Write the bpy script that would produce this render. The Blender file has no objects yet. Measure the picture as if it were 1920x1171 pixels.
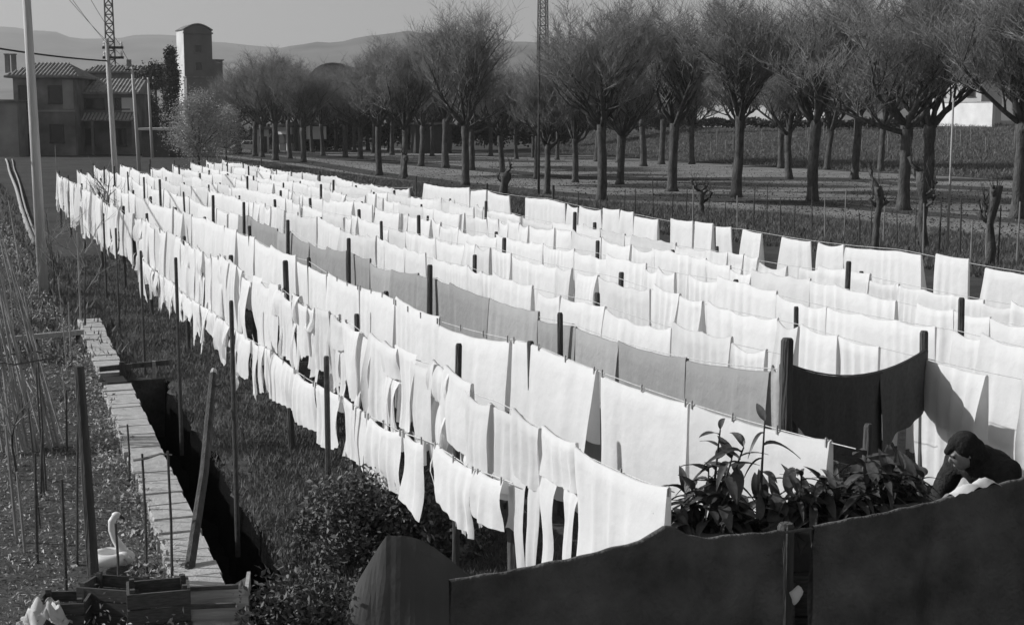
import bpy, bmesh, math, random
import numpy as np
from mathutils import Vector, Matrix

SC = bpy.context.scene
COL = SC.collection
R = math.radians
_ORDS = 'first second third fourth fifth sixth seventh eighth ninth tenth eleventh twelfth thirteenth fourteenth fifteenth sixteenth seventeenth eighteenth nineteenth twentieth'.split()
def nth(i): return _ORDS[i] if i < len(_ORDS) else ('twenty-' + _ORDS[i-20] if i < 29 else ('thirtieth' if i == 29 else 'thirty-' + _ORDS[i-30]))

# ------------------------------------------------------------------ camera, world, sun, exposure
FPX, CAM_H, HORIZON, CX, CY = 2667.0, 4.2, 220.0, 960.0, 585.5      # photo-pixel focal length, eye height, eye level row
PITCH = math.atan((CY - HORIZON) / FPX)
cam_d = bpy.data.cameras.new('camera'); cam = bpy.data.objects.new('camera', cam_d); COL.objects.link(cam)
cam.location = (0, 0, CAM_H); cam.rotation_euler = (math.pi / 2 - PITCH, 0, 0)
cam_d.sensor_width = 36.0; cam_d.lens = FPX * 36.0 / 1920.0
cam_d.clip_start = 0.1; cam_d.clip_end = 30000
SC.camera = cam

SUN_AZ, SUN_EL = -82.0, 31.0
world = bpy.data.worlds.new('World'); SC.world = world; world.use_nodes = True
wn = world.node_tree
sky = wn.nodes.new('ShaderNodeTexSky'); sky.sky_type = 'NISHITA'; sky.sun_disc = False
sky.sun_elevation = R(SUN_EL); sky.sun_rotation = R(SUN_AZ); sky.air_density = 1.0; sky.dust_density = 1.6
bw = wn.nodes.new('ShaderNodeRGBToBW')                                # the photograph is black and white
wn.links.new(sky.outputs[0], bw.inputs[0]); wn.links.new(bw.outputs[0], wn.nodes['Background'].inputs[0])
wn.nodes['Background'].inputs[1].default_value = 0.088

sun_d = bpy.data.lights.new('sun', 'SUN'); sun = bpy.data.objects.new('sun', sun_d); COL.objects.link(sun)
sun_d.energy = 4.2; sun_d.angle = R(0.5); sun_d.color = (1, 1, 1)
sv = Vector((math.sin(R(SUN_AZ)) * math.cos(R(SUN_EL)), math.cos(R(SUN_AZ)) * math.cos(R(SUN_EL)), math.sin(R(SUN_EL))))
sun.rotation_euler = sv.to_track_quat('Z', 'Y').to_euler(); sun.location = (-20, 0, 30)

SC.view_settings.view_transform = 'Standard'; SC.view_settings.look = 'None'
SC.view_settings.gamma = 1; SC.view_settings.exposure = 0.0; SC.view_settings.use_curve_mapping = False
SC.render.engine = 'CYCLES'
SC.cycles.max_bounces = 6; SC.cycles.transparent_max_bounces = 8; SC.cycles.volume_bounces = 0

# ------------------------------------------------------------------ layout helpers
def at(px, py, z=0.0):
    """world point of height z seen at photo pixel px,py"""
    dx = (px - CX) / FPX; dy = -(py - CY) / FPX
    d = (dx, math.cos(PITCH) + dy * math.sin(PITCH), -math.sin(PITCH) + dy * math.cos(PITCH))
    s = (z - CAM_H) / d[2]
    return Vector((s * d[0], s * d[1], z))
def at_depth(px, py, Y):
    dx = (px - CX) / FPX; dy = -(py - CY) / FPX
    d = (dx, math.cos(PITCH) + dy * math.sin(PITCH), -math.sin(PITCH) + dy * math.cos(PITCH))
    s = Y / d[1]
    return Vector((s * d[0], Y, CAM_H + s * d[2]))
ROW_AZ = R(-21.5)
UX, UY = math.sin(ROW_AZ), math.cos(ROW_AZ)          # along the washing lines
NX, NY = math.cos(ROW_AZ), -math.sin(ROW_AZ)         # across them, to the right
def OT(o, t, z=0.0): return Vector((o * NX + t * UX, o * NY + t * UY, z))

# ------------------------------------------------------------------ materials (all grey)
MATS = {}
def mat(name, g, var=0.25, scale=8.0, rough=0.85, bump=0.0, bscale=None, trans=0.0, detail=4.0, spec=0.3, stretch=None):
    if name in MATS: return MATS[name]
    m = bpy.data.materials.new(name); m.use_nodes = True
    nt = m.node_tree; nd = nt.nodes; ln = nt.links
    bs = nd['Principled BSDF']; bs.inputs['Roughness'].default_value = rough
    bs.inputs['Specular IOR Level'].default_value = spec
    tc = nd.new('ShaderNodeTexCoord'); mp = nd.new('ShaderNodeMapping')
    ln.new(tc.outputs['Object'], mp.inputs[0])
    if stretch: mp.inputs['Scale'].default_value = stretch
    nz = nd.new('ShaderNodeTexNoise'); nz.inputs['Scale'].default_value = scale; nz.inputs['Detail'].default_value = detail
    ln.new(mp.outputs[0], nz.inputs['Vector'])
    mr = nd.new('ShaderNodeMapRange'); mr.inputs[1].default_value = 0.3; mr.inputs[2].default_value = 0.7
    mr.inputs[3].default_value = g * (1 - var); mr.inputs[4].default_value = g * (1 + var)
    ln.new(nz.outputs[0], mr.inputs[0])
    oi = nd.new('ShaderNodeObjectInfo'); ml = nd.new('ShaderNodeMath'); ml.operation = 'MULTIPLY_ADD'
    ml.inputs[1].default_value = 0.16 * min(1, var * 3); ml.inputs[2].default_value = 1 - 0.08 * min(1, var * 3)
    ln.new(oi.outputs['Random'], ml.inputs[0])
    mm = nd.new('ShaderNodeMath'); mm.operation = 'MULTIPLY'
    ln.new(mr.outputs[0], mm.inputs[0]); ln.new(ml.outputs[0], mm.inputs[1])
    ln.new(mm.outputs[0], bs.inputs['Base Color'])
    if bump:
        n2 = nd.new('ShaderNodeTexNoise'); n2.inputs['Scale'].default_value = bscale or scale * 3; n2.inputs['Detail'].default_value = 5
        ln.new(mp.outputs[0], n2.inputs['Vector'])
        bp = nd.new('ShaderNodeBump'); bp.inputs['Strength'].default_value = bump; bp.inputs['Distance'].default_value = 0.05
        ln.new(n2.outputs[0], bp.inputs['Height']); ln.new(bp.outputs[0], bs.inputs['Normal'])
    if trans:
        tr = nd.new('ShaderNodeBsdfTranslucent'); mx = nd.new('ShaderNodeMixShader'); mx.inputs[0].default_value = trans
        ln.new(mm.outputs[0], tr.inputs['Color']); ln.new(bs.outputs[0], mx.inputs[1]); ln.new(tr.outputs[0], mx.inputs[2])
        ln.new(mx.outputs[0], nd['Material Output'].inputs['Surface'])
    MATS[name] = m
    return m

M_white = mat('white_linen', 0.80, 0.03, 3.0, 0.9, 0.22, 8, trans=0.25, spec=0.1)
M_cream = mat('unbleached_linen', 0.71, 0.05, 3.0, 0.9, 0.22, 8, trans=0.25, spec=0.1)
M_grey = mat('grey_sheet_cloth', 0.35, 0.05, 3.0, 0.9, 0.3, 11, trans=0.2, spec=0.1)
M_lgrey = mat('light_grey_cloth', 0.43, 0.05, 3.0, 0.9, 0.3, 11, trans=0.2, spec=0.1)
M_dark = mat('dark_blanket_wool', 0.115, 0.42, 3.5, 0.95, 0.7, 30, spec=0.1)
M_dark2 = mat('charcoal_cloth', 0.075, 0.15, 25.0, 0.95, 0.3, 140, spec=0.1)
M_post = mat('weathered_post_wood', 0.075, 0.35, 14.0, 0.9, 0.6, 60, stretch=(1, 1, 0.12))
M_iron = mat('rusty_iron_rod', 0.07, 0.3, 20.0, 0.7, 0.2)
M_cord = mat('cord', 0.12, 0.2, 30.0)
M_rope = mat('bleached_clothes_line', 0.55, 0.2, 30.0)
M_pale_pole = mat('pale_pole_wood', 0.48, 0.15, 10.0, 0.85, 0.3, 40, stretch=(1, 1, 0.1))
M_bark = mat('tree_bark', 0.085, 0.45, 7.0, 0.95, 1.0, 22, stretch=(1, 1, 0.4))
M_twig = mat('twig', 0.25, 0.3, 3.0, 0.95)
M_bud = mat('young_leaf', 0.14, 0.4, 2.0, 0.8)
M_leaf_dark = mat('dark_foliage', 0.06, 0.4, 1.5, 0.7)
M_blossom = mat('pale_blossom', 0.38, 0.3, 3.0, 0.8, trans=0.2)
M_shrub = mat('shrub_leaf', 0.115, 0.5, 4.0, 0.6)
M_bigleaf = mat('broad_glossy_leaf', 0.07, 0.35, 6.0, 0.38, spec=0.5)
M_stem = mat('green_stem', 0.06, 0.3, 10.0)
M_grass = mat('grass_blade', 0.13, 0.5, 1.3, 0.8)
M_weed = mat('garden_weed_leaf', 0.32, 0.6, 2.5, 0.7)
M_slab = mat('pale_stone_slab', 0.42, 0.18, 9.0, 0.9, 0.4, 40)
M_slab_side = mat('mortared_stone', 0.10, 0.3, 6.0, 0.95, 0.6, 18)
M_cane = mat('dry_cane', 0.27, 0.3, 12.0, 0.6, stretch=(1, 1, 0.15))
M_wood = mat('old_crate_wood', 0.085, 0.35, 12.0, 0.9, 0.4, 50, stretch=(1, 6, 6))
M_palewood = mat('bleached_timber', 0.36, 0.25, 12.0, 0.9, 0.3, 50, stretch=(0.2, 3, 3))
M_white_enam = mat('white_paint', 0.78, 0.06, 6.0, 0.45)
M_tarp = mat('dark_canvas', 0.08, 0.2, 2.0, 0.95, 0.15, 14)
M_wall_d = mat('dull_render', 0.19, 0.45, 0.5, 0.95, 0.2, 4)
M_wall_m = mat('grey_render', 0.26, 0.25, 0.5, 0.95, 0.2, 4)
M_wall_p = mat('pale_render', 0.62, 0.12, 0.5, 0.95, 0.2, 4)
M_tower = mat('tower_masonry', 0.16, 0.18, 0.4, 0.95, 0.3, 3)
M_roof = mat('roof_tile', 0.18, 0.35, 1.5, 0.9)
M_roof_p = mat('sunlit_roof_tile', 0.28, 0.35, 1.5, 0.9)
M_pane = mat('window_glass', 0.02, 0.1, 2.0, 0.12, spec=0.5)
M_shutter = mat('shutter_paint', 0.06, 0.2, 2.0)
M_steel = mat('lattice_steel', 0.09, 0.2, 4.0, 0.6)
M_skin = mat('skin', 0.28, 0.08, 10.0, 0.6)
M_hair = mat('dark_scarf_cloth', 0.02, 0.3, 20.0, 0.95, 0.4, 40)
M_coat = mat('dark_wool_coat', 0.028, 0.35, 18.0, 0.95, 0.4, 60)
M_pot = mat('clay_pot', 0.14, 0.25, 8.0)
M_concrete = mat('terrace_concrete', 0.2, 0.2, 3.0, 0.95, 0.3, 20)
M_tyre = mat('tyre_rubber', 0.02, 0.1, 5.0)
M_carpaint = mat('pale_car_paint', 0.5, 0.05, 3.0, 0.3, spec=0.5)
M_carpaint2 = mat('grey_car_paint', 0.16, 0.05, 3.0, 0.3, spec=0.5)
M_hill = mat('wooded_hillside', 0.085, 0.75, 0.008, 0.95, detail=8)

def ground_mat(name, g, var, scales=(0.25, 2.5, 18), bump=0.5):
    m = bpy.data.materials.new(name); m.use_nodes = True
    nd = m.node_tree.nodes; ln = m.node_tree.links; bs = nd['Principled BSDF']
    bs.inputs['Roughness'].default_value = 0.95; bs.inputs['Specular IOR Level'].default_value = 0.1
    geo = nd.new('ShaderNodeNewGeometry')
    outs = []
    for s in scales:
        nz = nd.new('ShaderNodeTexNoise'); nz.inputs['Scale'].default_value = s; nz.inputs['Detail'].default_value = 6
        nz.inputs['Roughness'].default_value = 0.65
        ln.new(geo.outputs['Position'], nz.inputs['Vector']); outs.append(nz.outputs[0])
    ad = nd.new('ShaderNodeMath'); ad.operation = 'ADD'; ln.new(outs[0], ad.inputs[0]); ln.new(outs[1], ad.inputs[1])
    a2 = nd.new('ShaderNodeMath'); a2.operation = 'ADD'; ln.new(ad.outputs[0], a2.inputs[0]); ln.new(outs[2], a2.inputs[1])
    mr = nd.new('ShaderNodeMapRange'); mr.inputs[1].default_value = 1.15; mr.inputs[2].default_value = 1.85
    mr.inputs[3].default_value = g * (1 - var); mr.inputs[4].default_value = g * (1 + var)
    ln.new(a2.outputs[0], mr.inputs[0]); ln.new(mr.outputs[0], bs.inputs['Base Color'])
    bp = nd.new('ShaderNodeBump'); bp.inputs['Strength'].default_value = bump; bp.inputs['Distance'].default_value = 0.06
    ln.new(a2.outputs[0], bp.inputs['Height']); ln.new(bp.outputs[0], bs.inputs['Normal'])
    return m
MG_grass = ground_mat('meadow_ground', 0.065, 0.5)
MG_ditch = ground_mat('ditch_shade', 0.010, 0.6); MG_ditch.node_tree.nodes['Principled BSDF'].inputs['Specular IOR Level'].default_value = 0.0  # near-black: the ditch's shade is put into the base colour
MG_dirt = ground_mat('avenue_dirt', 0.21, 0.5, (0.2, 1.2, 5), 0.25)
MG_field = ground_mat('field_ground', 0.065, 0.45, (0.12, 1.0, 6))
MG_soil = ground_mat('garden_soil', 0.08, 0.55)
MG_path = ground_mat('trodden_path', 0.11, 0.4)

# ------------------------------------------------------------------ mesh helpers
class MB:
    def __init__(s): s.v = []; s.f = []
    def quad(s, a, b, c, d):
        k = len(s.v); s.v += [tuple(a), tuple(b), tuple(c), tuple(d)]; s.f.append((k, k+1, k+2, k+3)); return s
    def box(s, c, size, rz=0.0, mtx=None):
        hx, hy, hz = size[0]/2, size[1]/2, size[2]/2; k = len(s.v); ca, sa = math.cos(rz), math.sin(rz)
        for z in (-hz, hz):
            for (x, y) in ((-hx, -hy), (hx, -hy), (hx, hy), (-hx, hy)):
                p = Vector((x, y, z))
                if mtx is not None: p = mtx @ p
                s.v.append((c[0] + ca*p.x - sa*p.y, c[1] + sa*p.x + ca*p.y, c[2] + p.z))
        for q in ((3,2,1,0), (4,5,6,7), (0,1,5,4), (1,2,6,5), (2,3,7,6), (3,0,4,7)): s.f.append(tuple(k+i for i in q))
        return s
    def bar(s, a, b, w, h):
        a, b = Vector(a), Vector(b); d = (b - a); L = d.length
        q = d.to_track_quat('X', 'Z').to_matrix()
        return s.box((a + b) / 2, (L, w, h), 0, q)
    def tube(s, pts, rad, n=6, cap=True, wob=0.0, rng=None):
        pts = [Vector(p) for p in pts]; m = len(pts)
        if not hasattr(rad, '__len__'): rad = [rad] * m
        k0 = len(s.v)
        ref = Vector((0, 0, 1))
        for i, p in enumerate(pts):
            d = (pts[min(i+1, m-1)] - pts[max(i-1, 0)])
            if d.length < 1e-9: d = Vector((0, 0, 1))
            d.normalize()
            r0 = Vector((1, 0, 0)) if abs(d.z) > 0.8 else ref
            a = d.cross(r0).normalized(); b = d.cross(a)
            for j in range(n):
                t = 2*math.pi*j/n; rr = rad[i] * (1 + (rng.uniform(-wob, wob) if wob else 0))
                q = p + a*(rr*math.cos(t)) + b*(rr*math.sin(t)); s.v.append((q.x, q.y, q.z))
        for i in range(m-1):
            for j in range(n):
                a = k0 + i*n + j; b = k0 + i*n + (j+1) % n
                s.f.append((a, b, b+n, a+n))
        if cap:
            s.f.append(tuple(k0 + j for j in range(n-1, -1, -1))); s.f.append(tuple(k0 + (m-1)*n + j for j in range(n)))
        return s
    def lathe(s, prof, n=16, c=(0, 0, 0)):
        k0 = len(s.v); m = len(prof)
        for (r, z) in prof:
            for j in range(n):
                t = 2*math.pi*j/n; s.v.append((c[0]+r*math.cos(t), c[1]+r*math.sin(t), c[2]+z))
        for i in range(m-1):
            for j in range(n):
                a = k0+i*n+j; b = k0+i*n+(j+1) % n; s.f.append((a, b, b+n, a+n))
        return s
    def ell(s, c, r, nu=14, nv=10, mtx=None):
        k0 = len(s.v)
        for i in range(nv+1):
            ph = math.pi*i/nv
            for j in range(nu):
                t = 2*math.pi*j/nu
                p = Vector((r[0]*math.sin(ph)*math.cos(t), r[1]*math.sin(ph)*math.sin(t), r[2]*math.cos(ph)))
                if mtx is not None: p = mtx @ p
                s.v.append((c[0]+p.x, c[1]+p.y, c[2]+p.z))
        for i in range(nv):
            for j in range(nu):
                a = k0+i*nu+j; b = k0+i*nu+(j+1) % nu; s.f.append((a, a+nu, b+nu, b))
        return s
    def grid(s, P):
        k0 = len(s.v); m, n = len(P), len(P[0])
        for row in P:
            for p in row: s.v.append(tuple(p))
        for i in range(m-1):
            for j in range(n-1):
                a = k0+i*n+j; s.f.append((a, a+1, a+n+1, a+n))
        return s
    def mesh(s, name, m, smooth=False):
        me = bpy.data.meshes.new(name); me.from_pydata(s.v, [], s.f); me.validate()
        if m: me.materials.append(m)
        if smooth: me.shade_smooth()
        return me
    def build(s, name, m, parent=None, smooth=False, loc=None):
        o = bpy.data.objects.new(name, s.mesh(name, m, smooth)); COL.objects.link(o)
        if parent: o.parent = parent
        if loc is not None: o.location = loc
        return o

def np_mesh(name, V, F, m):
    """fast build: V (n,3), F (k,c)"""
    me = bpy.data.meshes.new(name); V = np.asarray(V, np.float32); F = np.asarray(F, np.int32)
    c = F.shape[1]
    me.vertices.add(len(V)); me.vertices.foreach_set('co', V.ravel())
    me.loops.add(F.size); me.loops.foreach_set('vertex_index', F.ravel())
    me.polygons.add(len(F)); me.polygons.foreach_set('loop_start', np.arange(0, F.size, c, dtype=np.int32))
    me.update(calc_edges=True)
    if m: me.materials.append(m)
    return me
def obj_from(name, me, parent=None, loc=None):
    o = bpy.data.objects.new(name, me); COL.objects.link(o)
    if parent: o.parent = parent
    if loc is not None: o.location = loc
    return o
def tag(o, label=None, cat=None, group=None, kind=None):
    if label: o['label'] = label
    if cat: o['category'] = cat
    if group: o['group'] = group
    if kind: o['kind'] = kind
    return o
def thing(name, label, cat, loc=(0, 0, 0), rz=0.0, group=None):
    o = bpy.data.objects.new(name, None); COL.objects.link(o); o.location = loc; o.rotation_euler = (0, 0, rz)
    o.empty_display_size = 0.2
    return tag(o, label, cat, group)
def copy_tree(src, loc, rz=0.0, scale=1.0, label=None, group=None):
    r = src.copy(); COL.objects.link(r); r.location = loc; r.rotation_euler = (0, 0, rz); r.scale = (scale,)*3
    if label: r['label'] = label
    if group: r['group'] = group
    for ch in src.children:
        c = ch.copy(); COL.objects.link(c); c.parent = r
        for g in ch.children:
            d = g.copy(); COL.objects.link(d); d.parent = c
    return r
def structure(name, mb, m, smooth=False): return tag(mb.build(name, m, None, smooth), kind='structure')

def leaf_cloud(rng, P, size, up=0.3, aspect=0.55):
    """one small folded leaf (two triangles sharing a rib) at every point of P"""
    n = len(P); d = rng.normal(size=(n, 3)); d[:, 2] = d[:, 2]*0.7 + up; d /= np.linalg.norm(d, axis=1, keepdims=True)
    w = np.cross(d, rng.normal(size=(n, 3))); w /= np.linalg.norm(w, axis=1, keepdims=True)
    nn = np.cross(d, w); L = (size*rng.uniform(0.55, 1.4, n))[:, None]
    a = P; b = P + d*L*0.5 + w*L*aspect*0.5 + nn*L*0.12; c = P + d*L; e = P + d*L*0.5 - w*L*aspect*0.5 + nn*L*0.12
    V = np.stack([a, b, c, e], 1).reshape(-1, 3); k = np.arange(n)[:, None]*4
    return V, np.concatenate([k + np.array([[0, 1, 2]]), k + np.array([[0, 2, 3]])], 0)
def blades(rng, P, h, w, lean=0.35):
    n = len(P); a = rng.uniform(0, 2*np.pi, n); H = h*rng.uniform(0.4, 1.3, n)
    side = np.stack([np.cos(a), np.sin(a), np.zeros(n)], 1)*(w*rng.uniform(0.6, 1.3, n))[:, None]
    ln = rng.normal(size=(n, 3))*lean*H[:, None]; ln[:, 2] = H
    V = np.stack([P - side, P + side, P + ln], 1).reshape(-1, 3); k = np.arange(n)[:, None]*3
    return V, k + np.array([[0, 1, 2]])
def vnoise(x, y, seed=0.0):
    return (math.sin(x*1.7+seed*3.1+1.3*math.sin(y*1.1+seed)) + math.sin(y*2.3-seed+1.7*math.sin(x*0.9+seed*2)) + math.sin((x+y)*3.9+seed*5)*0.5)/2.5

# ------------------------------------------------------------------ ground
def oL(t): return 2.06 + 0.035*(t - 12.0)             # garden side of the ditch, foot of the slab kerb
def ditch_w(t): return 0.66 + 0.05*math.sin(t*1.9) + 0.04*math.sin(t*4.7+1) + 0.03*math.sin(t*11)
DITCH_END = 23.2
def build_ground():
    ts = [-4000, -60, 0.0] + [0.5 + 0.25*i for i in range(91)]
    ts = [t for t in ts if t < DITCH_END] + [DITCH_END, DITCH_END+0.02, 40, 200, 1000, 9000]
    rows = []
    for t in ts:
        tt = min(max(t, 0), 30); l = oL(tt); r = l + ditch_w(tt)
        inside = 0.0 < t <= DITCH_END
        dz = -0.95 if inside else 0.0
        zr = -0.03 + 0.02*math.sin(t*5) if inside else 0.0
        rows.append([OT(-6000, t), OT(-40, t), OT(l, t), OT(l+0.01, t, dz), OT(r-0.04, t, dz), OT(r, t, zr), OT(r+0.07, t), OT(40, t), OT(6000, t)])
    mb = MB().grid(rows)
    o = structure('ground', mb, MG_grass)
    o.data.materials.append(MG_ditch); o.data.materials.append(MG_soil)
    nc = 8
    for i, p in enumerate(o.data.polygons):
        c = i % nc; r = i // nc
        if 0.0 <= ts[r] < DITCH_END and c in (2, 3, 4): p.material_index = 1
        elif c in (1,) and ts[r] < 200: p.material_index = 2
    return o
build_ground()

def sheet(name, pts, z, m, kind='structure'):
    mb = MB(); k = len(pts); mb.v = [(p[0], p[1], z) for p in pts]; mb.f = [tuple(range(k))]
    o = structure(name, mb, m)
    if o.data.polygons[0].normal.z < 0: o.data.flip_normals()
    return o
# pale avenue under the trees
low = [(2300, 500), (1920, 452), (1700, 424), (1500, 402), (1280, 386), (1100, 376), (950, 358), (700, 332), (500, 303), (380, 290)]
high = [(380, 271), (560, 274), (760, 279), (940, 287), (1100, 291), (1280, 304), (1460, 314), (1600, 322), (1800, 332), (1930, 340), (2300, 352)]
sheet('avenue', [at(*p) for p in low] + [at(*p) for p in high], 0.006, MG_dirt)
def shade_strip(pts, up, down):
    ps = sorted(pts); a = [at(x, y+down) for x, y in ps]; b = [at(x, y-up) for x, y in ps[::-1]]
    return sheet('tree_shade_strip', a + b, 0.012, MG_field)  # dark ground strips: shadow bands of the tree rows put into colour
shade_strip([(430, 287), (569, 304), (710, 327), (872, 347), (1026, 362), (1128, 371), (1260, 373), (1381, 376), (1522, 382), (1695, 398), (1920, 416), (2200, 448)], 5.0, 4.0)
shade_strip([(470, 283), (543, 290), (700, 302), (835, 313), (942, 322), (1079, 334), (1260, 337), (1478, 336), (1601, 338), (1738, 350), (1920, 358), (2200, 372)], 4.0, 3.0)
# field rising behind the avenue
def field_z(Y, Y0): return 0.01 + 3.3*min(1.0, max(0.0, (Y - Y0)/95.0))**1.15
def build_field():
    rows = []
    for j in range(13):
        row = []
        for (px, py) in [(940, 290), (1100, 291), (1280, 302), (1460, 313), (1600, 321), (1800, 331), (1930, 339), (2300, 351), (2900, 370)]:
            b = at(px, py); Y = b.y + 95.0*j/12*(1 if j < 12 else 3.0)
            edge = 0.0 if px == 940 else 1.0
            row.append((b.x*Y/b.y if px < 2900 else b.x*Y/b.y, Y, field_z(Y, b.y)*edge + (0.03*vnoise(b.x, Y) if j else 0)))
        rows.append(row)
    return structure('field', MB().grid(rows), MG_field, True)
build_field()

# hills
def build_hill(name, Y0, Y1, Y2, prof, amp, seed):
    rows = []
    xs = [i*24 - 2400 for i in range(301)]
    for j in range(17):
        f = j/16; Y = Y0 + (Y2 - Y0)*f; row = []
        for px in xs:
            y = np.interp(px, [p[0] for p in prof], [p[1] for p in prof])
            zt = CAM_H + (HORIZON - y)*Y1/FPX + amp*(vnoise(px*0.021, seed*3.0, seed)+0.4*vnoise(px*0.083, seed, seed+2))
            fy = (Y - Y0)/(Y1 - Y0)
            s = math.sin(min(fy, 1)*math.pi/2)**1.3 if fy < 1 else max(0, math.cos((Y-Y1)/(Y2-Y1)*math.pi/2))
            z = zt*s + amp*1.6*s*(1-s)*4*vnoise(px*0.018+j, j*1.3, seed)*0.35 - 2*(1-s)
            row.append(((px - CX)/FPX*Y, Y, z))
        rows.append(row)
    o = structure(name, MB().grid(rows), M_hill, True)
    return o
build_hill('hills', 2600, 4200, 5400, [(-2400, 90), (-900, 50), (-300, 64), (0, 60), (60, 60), (110, 64), (150, 78), (200, 80), (250, 74), (300, 73), (400, 82), (460, 87), (530, 97), (650, 96), (900, 100), (1500, 90), (2300, 70), (4500, 80)], 6.0, 1.0)
build_hill('foothills', 1700, 2700, 3400, [(-2400, 150), (0, 170), (300, 150), (420, 118), (520, 100), (600, 86), (700, 74), (780, 64), (830, 70), (1000, 84), (1300, 100), (1900, 96), (2600, 90), (4500, 110)], 4.0, 2.0)

# ------------------------------------------------------------------ buildings
def windows(parent, rects, y, m_pane=M_pane, d=0.06, frame=M_shutter):
    """front-wall windows, rects (x0,x1,z0,z1) on the plane y (facing -y)"""
    for (x0, x1, z0, z1) in rects:
        w = MB(); t = 0.12
        w.box(((x0+x1)/2, y-d/2-0.02, z1), (x1-x0+2*t, d+0.04, t)); w.box(((x0+x1)/2, y-d/2-0.05, z0), (x1-x0+3*t, d+0.1, t))
        w.box((x0-t/2+0.001, y-d/2-0.02, (z0+z1)/2), (t, d+0.035, z1-z0-t)); w.box((x1+t/2-0.001, y-d/2-0.02, (z0+z1)/2), (t, d+0.035, z1-z0-t))
        fr = w.build('window', frame, parent)
        MB().box(((x0+x1)/2, y-0.012, (z0+z1)/2), (x1-x0-0.01, 0.03, z1-z0-t-0.005)).build('pane', m_pane, fr)
def hip_roof(x0, x1, y0, y1, ze, zr, inset):
    mb = MB(); ym = (y0+y1)/2; a, b = (x0+inset, ym, zr), (x1-inset, ym, zr)
    c = [(x0, y0, ze), (x1, y0, ze), (x1, y1, ze), (x0, y1, ze)]
    d = [(p[0], p[1], ze-0.22) for p in c]
    mb.v = c + [a, b] + d
    mb.f = [(0, 1, 5, 4), (1, 2, 5), (2, 3, 4, 5), (3, 0, 4), (6, 7, 1, 0), (7, 8, 2, 1), (8, 9, 3, 2), (9, 6, 0, 3), (9, 8, 7, 6)]
    return mb
def tile_ribs(x0, x1, y0, z0, y1, z1, step, r, left_in=0.0, right_in=0.0):
    """rounded cover tiles running down a roof plane from eave (y0,z0) to ridge (y1,z1)"""
    mb = MB(); n = int((x1-x0)/step)
    for i in range(n+1):
        x = x0 + i*step; f = 1.0
        if left_in and x < x0+left_in: f = min(f, (x-x0)/left_in)
        if right_in and x > x1-right_in: f = min(f, (x1-x)/right_in)
        if f < 0.06: continue
        mb.tube([(x, y0, z0+0.03), (x, y0+(y1-y0)*f, z0+(z1-z0)*f+0.03)], r, 5)
    return mb

def villa():
    Y = 158.0; x0, x1 = at_depth(18, 0, Y).x, at_depth(130, 0, Y).x
    b = thing('villa', 'two-storey house with hipped tile roof behind the tall pale pole', 'house', ((x0+x1)/2, Y, 0), R(4))
    w = (x1-x0); D = 9.0; ze = 8.5
    MB().box((0, D/2, ze/2), (w, D, ze)).build('wall', M_wall_d, b)
    hw = w/2+0.75
    rf = hip_roof(-hw, hw, -0.75, D+0.75, ze+0.2, ze+1.75, 2.2).build('roof', M_roof, b)
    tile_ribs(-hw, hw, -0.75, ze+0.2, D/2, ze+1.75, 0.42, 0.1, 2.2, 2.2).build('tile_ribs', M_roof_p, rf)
    for x in (-3.6, -2.9): MB().box((x-1.0, 3.2, ze+1.6), (0.45, 0.5, 2.0)).box((x-1.0, 3.2, ze+2.65), (0.6, 0.65, 0.12)).build('chimney', M_wall_d, rf)
    MB().box((0, -0.04, 4.9), (w+0.1, 0.16, 0.22)).build('string_course', M_wall_m, b)
    windows(b, [(0.6, 1.9, 5.7, 7.6), (-2.6, -1.3, 5.7, 7.6), (0.6, 1.9, 1.4, 3.4)], 0)
    MB().box((w/2-0.6, -0.09, 6.7), (1.15, 0.14, 3.2)).build('pilaster', M_wall_m, b)
    MB().box((-2.2, -0.04, 1.2), (1.3, 0.12, 2.4)).build('door', M_shutter, b)
    # low lean-to on the left
    a = MB().box((-w/2-0.3, -2.1, 2.9), (3.4, 3.8, 5.8)).build('lean_to', M_wall_m, b)
    MB().box((-w/2-0.3, -2.2, 5.95), (3.8, 4.4, 0.25)).build('lean_to_roof', M_roof, a)
villa()

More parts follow.
